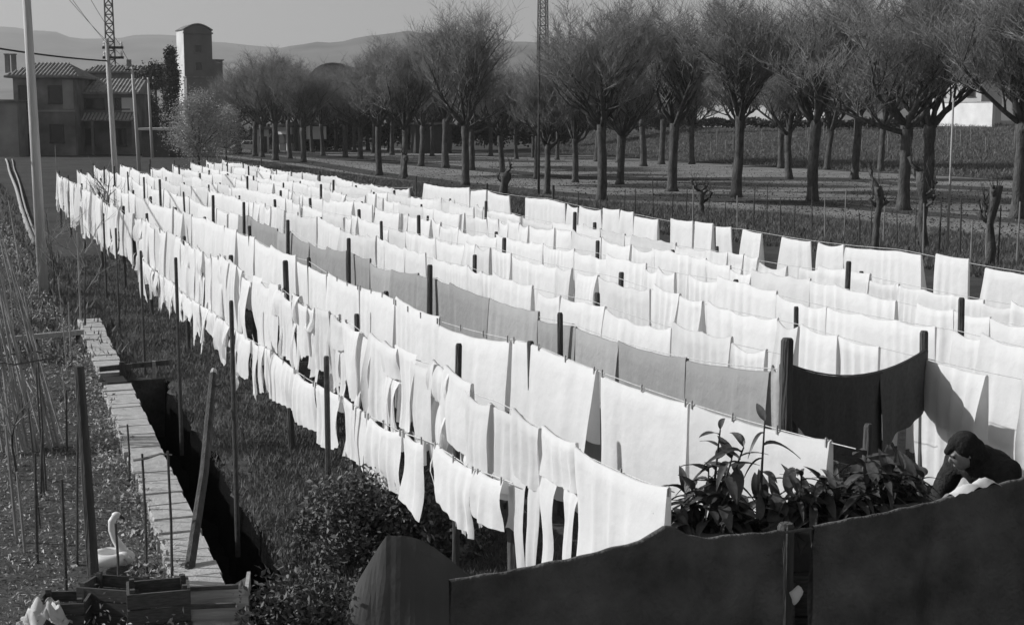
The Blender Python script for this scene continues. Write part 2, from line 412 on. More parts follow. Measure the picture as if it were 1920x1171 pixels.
def annex():
    Y = 163.0; x0, x1 = at_depth(131, 0, Y).x, at_depth(249, 0, Y).x; w = x1-x0
    b = thing('farmhouse', 'long farmhouse with sunlit tile roof and tiled porch right of the villa', 'house', ((x0+x1)/2, Y, 0), R(3))
    D = 7.0; ze = 7.0
    MB().box((0, D/2, ze/2), (w, D, ze)).build('wall', M_wall_d, b)
    mb = MB(); y0, y1, zr = -0.5, D*0.62, ze+1.6
    mb.v = [(-w/2-0.3, y0, ze), (w/2+0.3, y0, ze), (w/2+0.3, y1, zr), (-w/2-0.3, y1, zr), (w/2+0.3, D+0.4, ze), (-w/2-0.3, D+0.4, ze),
            (-w/2-0.3, y0, ze-0.2), (w/2+0.3, y0, ze-0.2), (w/2+0.3, D+0.4, ze-0.2), (-w/2-0.3, D+0.4, ze-0.2)]
    mb.f = [(0, 1, 2, 3), (3, 2, 4, 5), (6, 7, 1, 0), (7, 8, 4, 2, 1), (8, 9, 5, 4), (9, 6, 0, 3, 5), (9, 8, 7, 6)]
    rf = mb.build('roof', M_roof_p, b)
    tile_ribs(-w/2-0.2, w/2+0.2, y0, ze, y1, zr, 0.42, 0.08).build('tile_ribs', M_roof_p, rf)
    windows(b, [(-2.2, -0.2, 5.1, 6.3), (1.2, 2.6, 5.1, 6.3), (-2.6, -1.4, 1.0, 2.9), (0.9, 2.1, 1.0, 2.9)], 0)
    MB().box((w/2-0.95, -0.05, 5.6), (1.5, 0.12, 1.6)).build('plaster_patch', M_wall_p, b)
    p = MB().quad((-w/2, -1.7, 3.9), (w/2, -1.7, 3.9), (w/2, 0.02, 4.6), (-w/2, 0.02, 4.6)).quad((-w/2, -1.7, 3.75), (w/2, -1.7, 3.75), (w/2, -1.7, 3.9), (-w/2, -1.7, 3.9)).build('porch_roof', M_roof, b)
    tile_ribs(-w/2, w/2, -1.72, 3.88, 0, 4.6, 0.42, 0.13).build('tile_ribs', M_slab, p)
    for x in (-w/2+0.2, -w/6, w/6, w/2-0.2): MB().box((x, -1.55, 1.87), (0.28, 0.28, 3.74)).build('porch_pillar', M_wall_d, b)
annex()

def back_house(px0, px1, ytop, ybase, Y, name, label, zr=1.2):
    x0, x1 = at_depth(px0, 0, Y).x, at_depth(px1, 0, Y).x; w = x1-x0; ze = at_depth(0, ytop, Y).z - zr
    b = thing(name, label, 'house', ((x0+x1)/2, Y, 0), R(6))
    MB().box((0, 4, ze/2), (w, 8, ze)).build('wall', M_wall_d, b)
    r = hip_roof(-w/2-0.6, w/2+0.6, -0.6, 8.6, ze+0.2, ze+zr, 1.5).build('roof', M_roof, b)
    tile_ribs(-w/2-0.6, w/2+0.6, -0.6, ze+0.2, 4, ze+zr, 0.5, 0.1, 1.5, 1.5).build('tile_ribs', M_roof, r)
    MB().box((w*0.2, 3, ze+zr), (0.6, 0.6, 1.6)).build('chimney', M_wall_m, r)
    windows(b, [(-w*0.3, -w*0.3+1.1, ze-2.4, ze-0.9), (w*0.1, w*0.1+1.1, ze-2.4, ze-0.9)], 0)
back_house(158, 262, 121, 290, 205, 'back_house', 'dark hip-roofed house rising behind the long farmhouse roof')

def garden_wall():
    Y = 150; p0, p1 = at(78, 291), at(250, 288); b = thing('garden_wall', 'low rendered garden wall in front of the farmhouse', 'wall', (0, 0, 0))
    d = (p1-p0).normalized()
    MB().bar(p0+Vector((0, 0, 0.85)), p1+Vector((0, 0, 0.85)), 0.35, 1.7).build('wall', M_wall_d, b)
    MB().bar(p0+Vector((0, 0, 1.76)), p1+Vector((0, 0, 1.76)), 0.5, 0.12).build('coping', M_wall_m, b)
    g = p0.lerp(p1, 0.42); MB().box((g.x, g.y-0.2, 0.8), (1.0, 0.12, 1.5), math.atan2(d.y, d.x)).build('door', M_shutter, b)
garden_wall()

def flat_shed():
    Y = 152; x0, x1 = at_depth(247, 0, Y).x, at_depth(312, 0, Y).x; w = x1-x0; z = at_depth(0, 242, Y).z
    b = thing('flat_roofed_shed', 'dark shed with thin pale flat roof below the cypress', 'shed', ((x0+x1)/2, Y, 0), R(-4))
    MB().box((0.2, 2, z/2-0.1), (w-0.6, 4, z-0.2)).build('wall', M_shutter, b)
    MB().box((0, 1.9, z), (w, 4.8, 0.22)).build('roof', M_wall_p, b)
    MB().box((-0.6, -0.03, 1.1), (1.4, 0.1, 2.1)).build('door', M_post, b)
flat_shed()

def tower():
    Y = 230.0; xc = at_depth(369, 0, Y).x; w = 50/FPX*Y*1.04; top = at_depth(0, 58, Y).z
    b = thing('tower', 'tall dark masonry tower with arched top and one sunlit side', 'tower', (xc, Y, 0), R(27))
    D = 4.6
    mb = MB(); n = 10; crown = [(-w/2 + w*i/n, top + 0.95*math.sin(math.pi*i/n)) for i in range(n+1)]
    f = [(-w/2, 0, 0)] + [(x, 0, z) for x, z in crown] + [(w/2, 0, 0)]; m = len(f)
    mb.v = f + [(x, D, z) for x, _, z in f]; mb.f = [tuple(range(m))[::-1], tuple(range(m, 2*m))] + [(i, i+1, i+1+m, i+m) for i in range(m-1)]
    mb.build('wall', M_tower, b)
    MB().box((-w/2-0.03, D/2, top/2), (0.08, D-0.05, top-0.05)).build('sunlit_side', M_wall_p, b)  # paler facing: sunlight on this side put into its colour
    mb = MB()
    for i in range(n):
        (xa, za), (xb, zb) = crown[i], crown[i+1]; mb.bar((xa*1.06, D/2, za+0.13), (xb*1.06, D/2, zb+0.13), D+0.5, 0.18)
    mb.build('arched_roof', M_roof, b)
    MB().box((0, -0.12, top-0.35), (w+0.3, 0.3, 0.25)).build('cornice', M_tower, b)
    lw = MB().box((w/2+0.85, 1.9, 6.6), (1.7, 3.4, 13.2)).build('side_block', M_tower, b)
    MB().box((w/2+0.9, 1.9, 13.3), (1.95, 3.8, 0.2)).build('side_block_roof', M_roof, lw)
    MB().box((-w*0.1, -0.9, 5.2), (w*0.9, 1.8, 10.4)).build('front_block', M_tower, b)
    MB().box((-w*0.1, -0.95, 10.5), (w*0.95, 2.1, 0.2)).build('front_block_roof', M_roof, b)
    windows(b, [(-0.5, 0.5, 11.6, 12.9), (-0.5, 0.5, 14.4, 15.6)], 0, frame=M_tower)
tower()

def barrel_hall():
    Y = 262.0; x0, x1 = at_depth(578, 0, Y).x, at_depth(668, 0, Y).x; w = x1-x0; zt = at_depth(0, 120, Y).z
    b = thing('barrel_roofed_hall', 'dark hall with a curved barrel roof rising above the far treetops', 'hall', ((x0+x1)/2, Y, 0))
    n = 12; arc = [(w/2*math.cos(math.pi*i/n), zt-3.4 + 3.4*math.sin(math.pi*i/n)) for i in range(n+1)]
    f = [(w/2, 0, 0)] + [(x, 0, z) for x, z in arc] + [(-w/2, 0, 0)]; m = len(f)
    mb = MB(); mb.v = f + [(x, 14, z) for x, _, z in f]; mb.f = [tuple(range(m)), tuple(range(m, 2*m))[::-1]] + [(i, i+m, i+1+m, i+1) for i in range(m-1)]
    mb.build('wall', M_wall_d, b)
    mb = MB()
    for i in range(n): mb.bar((arc[i][0]*1.03, 7, arc[i][1]+0.15), (arc[i+1][0]*1.03, 7, arc[i+1][1]+0.15), 14.8, 0.2)
    mb.build('roof', M_roof, b)
    windows(b, [(-2.6, -1.4, 5, 7), (-0.6, 0.6, 5, 7), (1.4, 2.6, 5, 7)], 0)
barrel_hall()

def pale_house(px0, px1, ytop, Y, base, label, rects, zr, rz=0.0, name='pale_house', m=M_wall_p):
    x0, x1 = at_depth(px0, 0, Y).x, at_depth(px1, 0, Y).x; w = x1-x0; z = at_depth(0, ytop, Y).z - base - zr
    b = thing(name, label, 'house', ((x0+x1)/2, Y, base), rz)
    MB().box((0, 3.5, z/2-0.4), (w, 7, z+0.8)).build('wall', m, b)
    r = hip_roof(-w/2-0.5, w/2+0.5, -0.5, 7.5, z+0.2, z+zr, 2.0).build('roof', M_roof, b)
    MB().box((w*0.15, 2.6, z+zr), (0.6, 0.6, 1.2)).build('chimney', m, r)
    windows(b, [(x*w, x*w+1.0, a, c) for x, a, c in rects], 0)
    MB().box((-w*0.08, -0.04, 1.0), (1.0, 0.1, 2.1)).build('door', M_shutter, b)
pale_house(1752, 1850, 132, 205, 3.1, 'white house with dark windows showing through the trees at the right', [(-0.38, 1.2, 2.6), (0.22, 1.2, 2.6), (-0.38, 4.0, 5.4), (0.22, 4.0, 5.4)], 1.3, R(-42))
pale_house(505, 548, 226, 182, 0, 'small white house glimpsed between trunks at the far end of the avenue', [(-0.35, 1.0, 2.0), (0.2, 1.0, 2.0)], 0.8, R(-38))
def pale_wall(px0, px1, ytop, Y0, Y1, base, label):
    a = at_depth(px0, ytop, Y0); c = at_depth(px1, ytop, Y1)
    b = thing('boundary_wall', label, 'wall', (a.x, a.y, base))
    a2, c2 = a - Vector((a.x, a.y, base)), c - Vector((a.x, a.y, base)); z = a2.z
    MB().bar((0, 0, z/2-0.3), (c2.x, c2.y, z/2-0.3), 0.4, z+0.6).build('wall', M_wall_p, b)
    MB().bar((0, 0, z+0.06), (c2.x, c2.y, z+0.06), 0.55, 0.12).build('coping', M_wall_m, b)
pale_wall(1296, 1548, 197, 218, 204, 3.0, 'long white boundary wall beyond the dark field')
pale_wall(1738, 1864, 194, 202, 186, 3.0, 'short white boundary wall in front of the white house')
def billboard():
    Y = 176; a, c = at_depth(574, 236, Y), at_depth(612, 262, Y)
    b = thing('blank_panel', 'pale grey blank panel on legs between the far trunks', 'panel', ((a.x+c.x)/2, Y, 0)); w = c.x-a.x
    MB().box((0, 0, (a.z+c.z)/2), (w, 0.1, a.z-c.z)).build('board', M_wall_p, b)
    MB().box((0, -0.08, a.z), (w+0.2, 0.12, 0.12)).box((0, -0.08, c.z), (w+0.2, 0.12, 0.12)).build('frame', M_shutter, b)
    for s in (-1, 1): MB().box((s*w*0.35, 0.1, c.z/2), (0.12, 0.1, c.z)).build('leg', M_steel, b)
billboard()
def far_hut(px0, px1, ytop, Y, label, m):
    x0, x1 = at_depth(px0, 0, Y).x, at_depth(px1, 0, Y).x; w = x1-x0; z = at_depth(0, ytop, Y).z
    b = thing('hut', label, 'hut', ((x0+x1)/2, Y, 0), R(15))
    MB().box((0, 1.5, z/2-0.1), (w, 3, z-0.2)).build('wall', m, b)
    MB().box((0, 1.4, z), (w+0.5, 3.6, 0.2)).build('roof', M_roof, b)
    MB().box((0, -0.04, 1.0), (0.9, 0.08, 1.9)).build('door', M_shutter, b)
far_hut(476, 498, 240, 170, 'tiny white hut right of the pale blossom tree', M_wall_p)
far_hut(776, 846, 232, 168, 'dark hut behind the middle trunks of the avenue', M_shutter)

def car(px, py, m, label, rz):
    p = at(px, py); b = thing('parked_car', label, 'car', (p.x, p.y, 0.01), rz, 'cars parked at the far end of the avenue')
    prof = [(-2.0, 0.35), (-2.0, 0.72), (-1.75, 0.84), (-1.1, 0.9), (-0.65, 1.36), (0.75, 1.38), (1.35, 0.92), (1.9, 0.84), (2.0, 0.6), (2.0, 0.35)]
    mb = MB(); k = len(prof); mb.v = [(x, -0.76, z) for x, z in prof] + [(x, 0.76, z) for x, z in prof]
    mb.f = [tuple(range(k))[::-1], tuple(range(k, 2*k))] + [(i, (i+1) % k, (i+1) % k+k, i+k) for i in range(k)]
    mb.build('body', m, b)
    for s in (-1, 1):
        MB().quad((-1.0, s*0.775, 0.93), (-0.6, s*0.775, 1.3), (0.02, s*0.775, 1.31), (0.02, s*0.775, 0.93)).quad((0.1, s*0.775, 0.93), (0.1, s*0.775, 1.31), (0.7, s*0.775, 1.31), (1.15, s*0.775, 0.93)).build('side_window', M_pane, b)
        MB().box((2.0, s*0.55, 0.66), (0.06, 0.22, 0.16)).build('headlight', M_white_enam, b)
        for x in (-1.25, 1.25):
            wh = MB().tube([(x, s*0.62, 0.31), (x, s*0.8, 0.31)], 0.31, 14).build('wheel', M_tyre, b)
            MB().tube([(x, s*0.80, 0.31), (x, s*0.815, 0.31)], 0.17, 10).build('hub_cap', M_steel, wh)
    MB().quad((-1.08, -0.66, 0.95), (-1.08, 0.66, 0.95), (-0.7, 0.62, 1.335), (-0.7, -0.62, 1.335)).build('windscreen', M_pane, b)
    MB().box((-2.02, 0, 0.5), (0.1, 1.5, 0.12)).box((2.03, 0, 0.46), (0.1, 1.5, 0.12)).build('bumper', M_steel, b)
car(464, 285, M_carpaint, 'pale parked car at the far left end of the avenue', R(30))
car(656, 279, M_carpaint2, 'grey parked car behind the far trunks, right of the blank panel', R(12))

# ------------------------------------------------------------------ masts, poles, wires
def lattice_mast(px, Y, z1, w0, w1, label):
    x = at_depth(px, 0, Y).x; b = thing('lattice_mast', label, 'mast', (x, Y, 0), R(17))
    nb = 26; C4 = ((-1, -1), (1, -1), (1, 1), (-1, 1))
    def cr(i, c): z = z1*i/nb; w = (w0 + (w1-w0)*i/nb)/2; return (c[0]*w, c[1]*w, z)
    for c in C4: MB().tube([cr(0, c), cr(nb, c)], 0.13, 5).build('leg', M_steel, b)
    mb = MB()
    for i in range(nb):
        for k in range(4):
            a, d = C4[k], C4[(k+1) % 4]
            mb.tube([cr(i, a), cr(i+1, d)], 0.07, 4); mb.tube([cr(i, d), cr(i+1, a)], 0.07, 4); mb.tube([cr(i+1, a), cr(i+1, d)], 0.06, 4)
    mb.build('bracing', M_steel, b)
lattice_mast(203, 262, 42, 1.9, 1.0, 'lattice steel mast rising behind the crossarm pole at the left')
lattice_mast(1018, 300, 46, 2.2, 1.2, 'lattice steel mast above the treetops at the centre')

def pole(px, py, ztop, r0, r1, label, arms=(), lean=0.0, m=M_pale_pole, name='utility_pole', grp='utility poles'):
    p = at(px, py) if py else px
    b = thing(name, label, 'pole', (p.x, p.y, 0), 0, grp)
    MB().tube([(0, 0, -0.3), (lean*0.5, 0, ztop*0.5), (lean, 0, ztop)], [r0, (r0+r1)/2, r1], 10).build('shaft', m, b, True)
    for (z, x0, x1) in arms:
        a = MB().bar((x0+lean, 0, z), (x1+lean, 0, z), 0.09, 0.11).build('crossarm', M_post, b)
        for x in (x0+0.08, x1-0.08): MB().lathe([(0.0, 0.03), (0.05, 0.04), (0.06, 0.1), (0.035, 0.14), (0.06, 0.18), (0.04, 0.25), (0, 0.27)], 8, (x+lean, 0, z+0.02)).build('insulator', M_white_enam, a)
    return b
def S(x, y, Y): return at_depth(x, y, Y)
pole(82, 552, 9.2, 0.125, 0.085, 'tall pale pole nearest the camera at the left edge', lean=-0.12)
P2 = S(221, 400, 66); P2.z = 0
pole(P2, None, 7.75, 0.14, 0.10, 'pale pole with two short crossarms before the lattice mast', ((7.35, -0.2, 0.75), (6.9, -0.2, 0.75)), lean=-0.22)
P3 = S(262, 325, 104); P3.z = 0
pole(P3, None, 7.8, 0.14, 0.10, 'pale pole between the crossarm pole and the cypress', ((7.6, -0.5, 0.5),), lean=-0.28)
P4 = S(286, 292, 150); P4.z = 0
pole(P4, None, 8.3, 0.16, 0.11, 'farthest pale pole, just left of the cypress', ((8.1, -0.6, 0.6),), lean=-0.2)
P0 = Vector((-17.5, 33.0, 0))
pole(P0, None, 8.0, 0.12, 0.09, 'pale pole carrying the outer end of the thick dark cable', ((7.1, -0.3, 0.5),))
pole(1010, 366, 8.6, 0.075, 0.05, 'slender dark pole standing at the near edge of the avenue', m=M_post, grp='street poles')
pole(1456+320, 470, 4.8, 0.04, 0.03, 'thin pale stake pole before the rightmost avenue trees', m=M_palewood, grp='street poles', name='slender_pole')

def wire(name, a, c, sag, r, label, m=M_cord, grp=None):
    a, c = Vector(a), Vector(c); n = 20
    pts = [a.lerp(c, i/n) - Vector((0, 0, sag*4*(i/n)*(1-i/n))) for i in range(n+1)]
    return tag(MB().tube(pts, r, 5).build(name, m, None, True), label, 'cable', grp)
pt2 = lambda z: (P2.x-0.22, P2.y, z)
wire('cable', (P0.x, P0.y, 6.95), pt2(6.75), 0.25, 0.035, 'thick dark cable slanting from the left edge to the crossarm pole', M_tyre)
for i, (x0, z0) in enumerate(((0.6, 7.5), (0.05, 7.5), (0.6, 7.05))):
    wire('overhead_wire', (-8.0-0.5*i, 20-2*i, 10.6+0.35*i), (P2.x-0.22+x0, P2.y, z0), 0.5, 0.009, 'thin overhead wire running from the crossarm pole up out of view', M_cord, 'thin overhead wires')
for i, x0 in enumerate((-0.15, 0.6)):
    wire('overhead_wire', (P2.x-0.22+x0, P2.y, 7.5), (P3.x-0.28+(-0.4 if i == 0 else 0.4), P3.y, 7.75), 0.3, 0.014, 'thin wire strung from the crossarm pole to the next pole', M_cord, 'wires between far poles')

# ------------------------------------------------------------------ trees
def tri_tubes(segs, n=3):
    """segs: list of (a,b,ra,rb); thin prisms"""
    A = np.array([s[0] for s in segs]); B = np.array([s[1] for s in segs]); ra = np.array([s[2] for s in segs]); rb = np.array([s[3] for s in segs])
    d = B-A; d /= np.maximum(np.linalg.norm(d, axis=1, keepdims=True), 1e-9)
    ref = np.where(np.abs(d[:, 2:3]) > 0.8, np.array([[1., 0, 0]]), np.array([[0, 0, 1.]]))
    u = np.cross(d, ref); u /= np.linalg.norm(u, axis=1, keepdims=True); w = np.cross(d, u)
    V = []
    for e, r in ((A, ra), (B, rb)):
        for j in range(n):
            t = 2*math.pi*j/n; V.append(e + u*(r*math.cos(t))[:, None] + w*(r*math.sin(t))[:, None])
    V = np.stack(V, 1).reshape(-1, 3); k = np.arange(len(segs))[:, None]*(2*n)
    F = np.concatenate([k + np.array([[j, (j+1) % n, (j+1) % n+n, j+n]]) for j in range(n)], 0)
    return V, F
def gen_tree(seed, Hs=1.0, name='avenue_tree', label='', grp='trees of the avenue', buds=2600, spread=1.0, fork=3.3):
    rg = random.Random(seed); nr = np.random.default_rng(seed)
    t = thing(name, label, 'tree', (0, 0, 0), 0, grp)
    lean = rg.uniform(-0.12, 0.12); top = Vector((lean, rg.uniform(-0.1, 0.1), fork))
    pts, rad = [], []
    for i in range(9):
        f = i/8; pts.append(Vector((lean*f+0.03*math.sin(f*5+seed), top.y*f, -0.2+(fork+0.35)*f))); rad.append((0.27-0.07*f + 0.14*max(0, 1-f*7)) * (1.22 if f > 0.85 else 1))
    MB().tube(pts, rad, 10, True, 0.10, rg).build('trunk', M_bark, t, True)
    big, tw, tips = MB(), [], []
    def grow(p, d, L, r, lev):
        n = 4 if lev < 3 else 3; pts = [p.copy()]; rads = [r]; dd = d.copy()
        rise = (0.22, 0.16, 0.10, 0.06)[min(lev, 3)]
        for i in range(n):
            dd = (dd + Vector((rg.gauss(0, 0.16), rg.gauss(0, 0.16), rise + rg.gauss(0, 0.1)))).normalized()
            pts.append(pts[-1] + dd*L/n); rads.append(r*(1-0.72*(i+1)/n))
        if lev < 2: big.tube(pts, rads, 6 if lev == 0 else 5)
        else:
            for i in range(n): tw.append((tuple(pts[i]), tuple(pts[i+1]), rads[i], rads[i+1]))
        if lev == 3:
            tips.append(tuple(pts[-1])); tips.append(tuple(pts[-2])); return
        cnt = (9, 9, 12)[lev]
        for k in range(cnt):
            f = 0.22 + 0.78*(k+rg.random()*0.6)/cnt; f = min(f, 0.999)*n; i = int(f); q = pts[i].lerp(pts[i+1], f-i)
            az = rg.uniform(0, 2*math.pi); side = Vector((math.cos(az), math.sin(az), rg.uniform(-0.25, 0.6)))
            nd = (dd*0.75 + side*(0.75, 0.85, 0.95)[lev]).normalized()
            grow(q, nd, L*rg.uniform(0.42, 0.7)*(1.0, 0.95, 0.85)[lev], max(0.0115, rads[i]*0.5), lev+1)
        tw.append((tuple(pts[-1]), tuple(pts[-1]+dd*0.5), rads[-1], 0.005))
    nl = rg.randint(8, 9)
    for i in range(nl):
        az = 2*math.pi*(i+rg.uniform(-0.3, 0.3))/nl; el = R(rg.uniform(22, 68)) if i else R(82)
        d = Vector((math.cos(az)*math.cos(el)*spread, math.sin(az)*math.cos(el)*spread, math.sin(el))).normalized()
        grow(top + Vector((0, 0, rg.uniform(-0.35, 0.15))), d, rg.uniform(3.2, 4.2)*Hs, rg.uniform(0.10, 0.15), 0)
    big.build('branches', M_bark, t, True)
    V, F = tri_tubes(tw); obj_from('twigs', np_mesh('twigs', V, F, M_twig), t)
    if buds:
        P = np.array(tips); P = P[nr.integers(0, len(P), buds)] + nr.normal(size=(buds, 3))*0.09
        V, F = leaf_cloud(nr, P, 0.06, 0.3, 0.6); obj_from('young_leaves', np_mesh('young_leaves', V, F, M_bud), t)
    return t
near = [(1908, 410), (1695, 394), (1522, 377), (1381, 370), (1260, 359), (1128, 377), (1026, 364), (872, 348), (756, 332), (710, 329), (569, 305), (478, 293), (2080, 436)]
mid = [(1738, 372), (1601, 336), (1478, 336), (1162, 346), (1079, 342), (1005, 336), (942, 327), (835, 315), (790, 312), (884, 319), (516, 301), (543, 298), (492, 295), (448, 288), (2040, 362)]
back = [(1207, 312), (1297, 308), (1464, 316), (920, 293), (968, 298), (676, 298), (647, 295), (708, 301), (605, 292), (735, 291), (585, 286), (630, 284), (520, 285), (1045, 300), (1120, 303), (1380, 312), (1650, 322), (840, 286), (780, 284), (555, 283), (665, 285), (700, 287), (880, 290), (1000, 296), (1160, 305), (1240, 308), (1550, 318), (810, 293), (480, 284), (440, 283), (500, 282), (535, 281), (575, 282), (615, 281), (655, 281), (690, 282), (730, 283), (765, 281), (815, 283)]
where = {'near': 'bare tree in the avenue row nearest the laundry', 'mid': 'bare tree in the middle row of the avenue', 'back': 'bare tree in the farthest row of the avenue, by the field'}
special = {1908: 'bare spreading tree at the right edge with a low drooping limb', 1695: 'bare tree with sunlit trunk left of the knotted pollard stump', 1522: 'second sunlit bare tree left of the spreading right-edge tree', 1381: 'bare tree forking low before the long white boundary wall',
           1128: 'tallest bare tree right of the slender dark pole', 872: 'rounded bare tree whose crown stands out against the hills', 569: 'bare tree in front of the blank pale panel', 1207: 'short bare tree standing alone by the dark field edge'}
protos = [gen_tree(11+i, 1.0 + 0.06*(i % 3), spread=(1.0, 1.25, 0.85, 1.1, 1.0, 1.4, 0.95)[i], fork=(3.5, 3.8, 3.4, 4.0, 3.6, 3.3, 3.7)[i]) for i in range(6)]
used = set(); rg = random.Random(5)
for gi, (kind, lst) in enumerate((('near', near), ('mid', mid), ('back', back))):
    order = sorted([q[0] for q in lst if q[0] < 1920], reverse=True)
    for i, (px, py) in enumerate(lst):
        k = (i*5+gi*2) % 6; p = at(px, py); src = protos[k]
        lab = special.get(px) or (where[kind] + ', ' + nth(order.index(px)) + ' from the right' if px < 1920 else where[kind] + ', just past the right edge'); sc = rg.uniform(0.92, 1.1)
        sc = {1128: 1.0, 1908: 1.1, 1522: 1.08, 1381: 1.06, 1601: 1.1, 1738: 1.1, 1026: 0.72, 1005: 0.72, 1079: 0.76, 942: 0.82, 1045: 0.75, 1000: 0.75, 968: 0.8}.get(px, sc)
        if px == 1695: sc = 1.12
        if py < 300: sc *= 0.95
        if k not in used:
            used.add(k); src.location = p; src.rotation_euler = (0, 0, rg.uniform(0, 6.28)); src.scale = (sc,)*3; src['label'] = lab; src['group'] = kind + ' row of avenue trees'
        else:
            r_ = copy_tree(src, p, rg.uniform(0, 6.28), sc, lab, kind + ' row of avenue trees')
            r_.rotation_euler = (rg.uniform(-0.05, 0.05), rg.uniform(-0.05, 0.05), rg.uniform(0, 6.28)); r_.scale = (sc*rg.uniform(0.92, 1.12), sc*rg.uniform(0.92, 1.12), sc*rg.uniform(0.93, 1.06))

def leafy(name, label, loc, prof, n, size, m, trunk_h, trunk_r, seed, cat='tree', clump=0.35, nclump=60, tm=M_bark):
    """prof(f)->radius at height fraction, evergreen or flowering crown made of leaf clumps"""
    nr = np.random.default_rng(seed); t = thing(name, label, cat, loc)
    z0, z1 = prof['z0'], prof['z1']
    f = nr.uniform(0, 1, nclump); rad = np.array([prof['r'](x) for x in f])*np.sqrt(nr.uniform(0.1, 1, nclump)); a = nr.uniform(0, 6.283, nclump)
    C = np.stack([rad*np.cos(a), rad*np.sin(a), z0+(z1-z0)*f], 1)
    P = C[nr.integers(0, nclump, n)] + nr.normal(size=(n, 3))*clump
    V, F = leaf_cloud(nr, P, size, 0.3, 0.6); obj_from('crown', np_mesh('crown', V, F, m), t)
    rgl = random.Random(seed)
    mb = MB().tube([(0, 0, -0.2), (0.03, 0, trunk_h*0.5), (0, 0.02, trunk_h)], [trunk_r, trunk_r*0.85, trunk_r*0.6], 8)
    mb.build('trunk', tm, t, True)
    seg = [((0, 0, trunk_h*0.9), tuple(c), trunk_r*0.3, 0.02) for c in C[:min(nclump, 40)]]
    V, F = tri_tubes(seg, 4); obj_from('branches', np_mesh('branches', V, F, tm), t)
    return t
def base(px, Y): p = at_depth(px, 300, Y); return (p.x, Y, 0)
leafy('cypress_tree', 'dark slender cypress standing left of the tower', base(326, 172), dict(z0=0.6, z1=12.4, r=lambda f: 0.8*math.sin(math.pi*min(1, f*0.9+0.12))**0.6), 16000, 0.26, M_leaf_dark, 4, 0.18, 3, clump=0.24, nclump=150)
leafy('umbrella_pine', 'dark round-crowned pine behind the far poles', base(296, 195), dict(z0=8.4, z1=10.4, r=lambda f: 2.5*math.sqrt(max(0.02, 1-f*f))), 9000, 0.32, M_leaf_dark, 8.8, 0.25, 4, clump=0.5)
leafy('evergreen_tree', 'dark evergreen mass between the pine and the flat shed', base(268, 185), dict(z0=1.5, z1=6.6, r=lambda f: 2.4*math.sin(math.pi*min(1, f*0.85+0.12))), 12000, 0.32, M_leaf_dark, 4, 0.25, 5, clump=0.6)
leafy('blossom_tree', 'pale blossoming tree left of the bare avenue trees', base(372, 118), dict(z0=1.3, z1=5.6, r=lambda f: 2.4*math.sin(math.pi*min(1, f*0.8+0.15))), 15000, 0.14, M_blossom, 1.6, 0.13, 6, clump=0.5, nclump=90)
leafy('blossom_tree', 'smaller pale blossoming tree right of the larger blossom tree', base(424, 135), dict(z0=1.2, z1=4.6, r=lambda f: 1.8*math.sin(math.pi*min(1, f*0.8+0.15))), 8000, 0.14, M_blossom, 1.4, 0.11, 16, clump=0.45, nclump=60)
leafy('evergreen_tree', 'low dark evergreen beside the villa roof at the far left', base(176, 210), dict(z0=1.5, z1=9.4, r=lambda f: 3.2*math.sin(math.pi*min(1, f*0.85+0.12))), 9000, 0.34, M_leaf_dark, 4, 0.25, 7, clump=0.6)
def hedge(px0, px1, Y0, Y1, base_z, h, label, seed, n=14000):
    a, c = at_depth(px0, 200, Y0), at_depth(px1, 200, Y1); nr = np.random.default_rng(seed)
    t = thing('hedge', label, 'hedge', (a.x, a.y, base_z)); f = nr.uniform(0, 1, n)
    z = h*np.sqrt(nr.uniform(0, 1, n))*(0.75+0.25*np.sin(f*40+seed))
    P = np.stack([(c.x-a.x)*f, (c.y-a.y)*f, z], 1) + nr.normal(size=(n, 3))*np.array([[0.2, 0.5, 0.1]])
    V, F = leaf_cloud(nr, P, 0.4, 0.3, 0.7); obj_from('foliage', np_mesh('foliage', V, F, M_leaf_dark), t)
    d = Vector((c.x-a.x, c.y-a.y, 0)); mb = MB()
    for i in range(14): q = d*((i+0.5)/14); mb.tube([(q.x, q.y, -0.3), (q.x, q.y, h*0.6)], 0.06, 5)
    mb.build('stems', M_bark, t)
hedge(1060, 1300, 185, 214, 2.4, 3.6, 'tall dark hedge behind the trunks left of the long white wall', 21)
hedge(1290, 1745, 198, 186, 3.0, 0.9, 'low dark hedge along the top of the dark field', 22)
hedge(640, 1075, 178, 185, 0.6, 4.5, 'tall dark hedge closing the avenue behind the middle trunks', 23, 18000)
hedge(430, 650, 190, 180, 0.0, 3.2, 'dark hedge behind the small white house', 24, 9000)

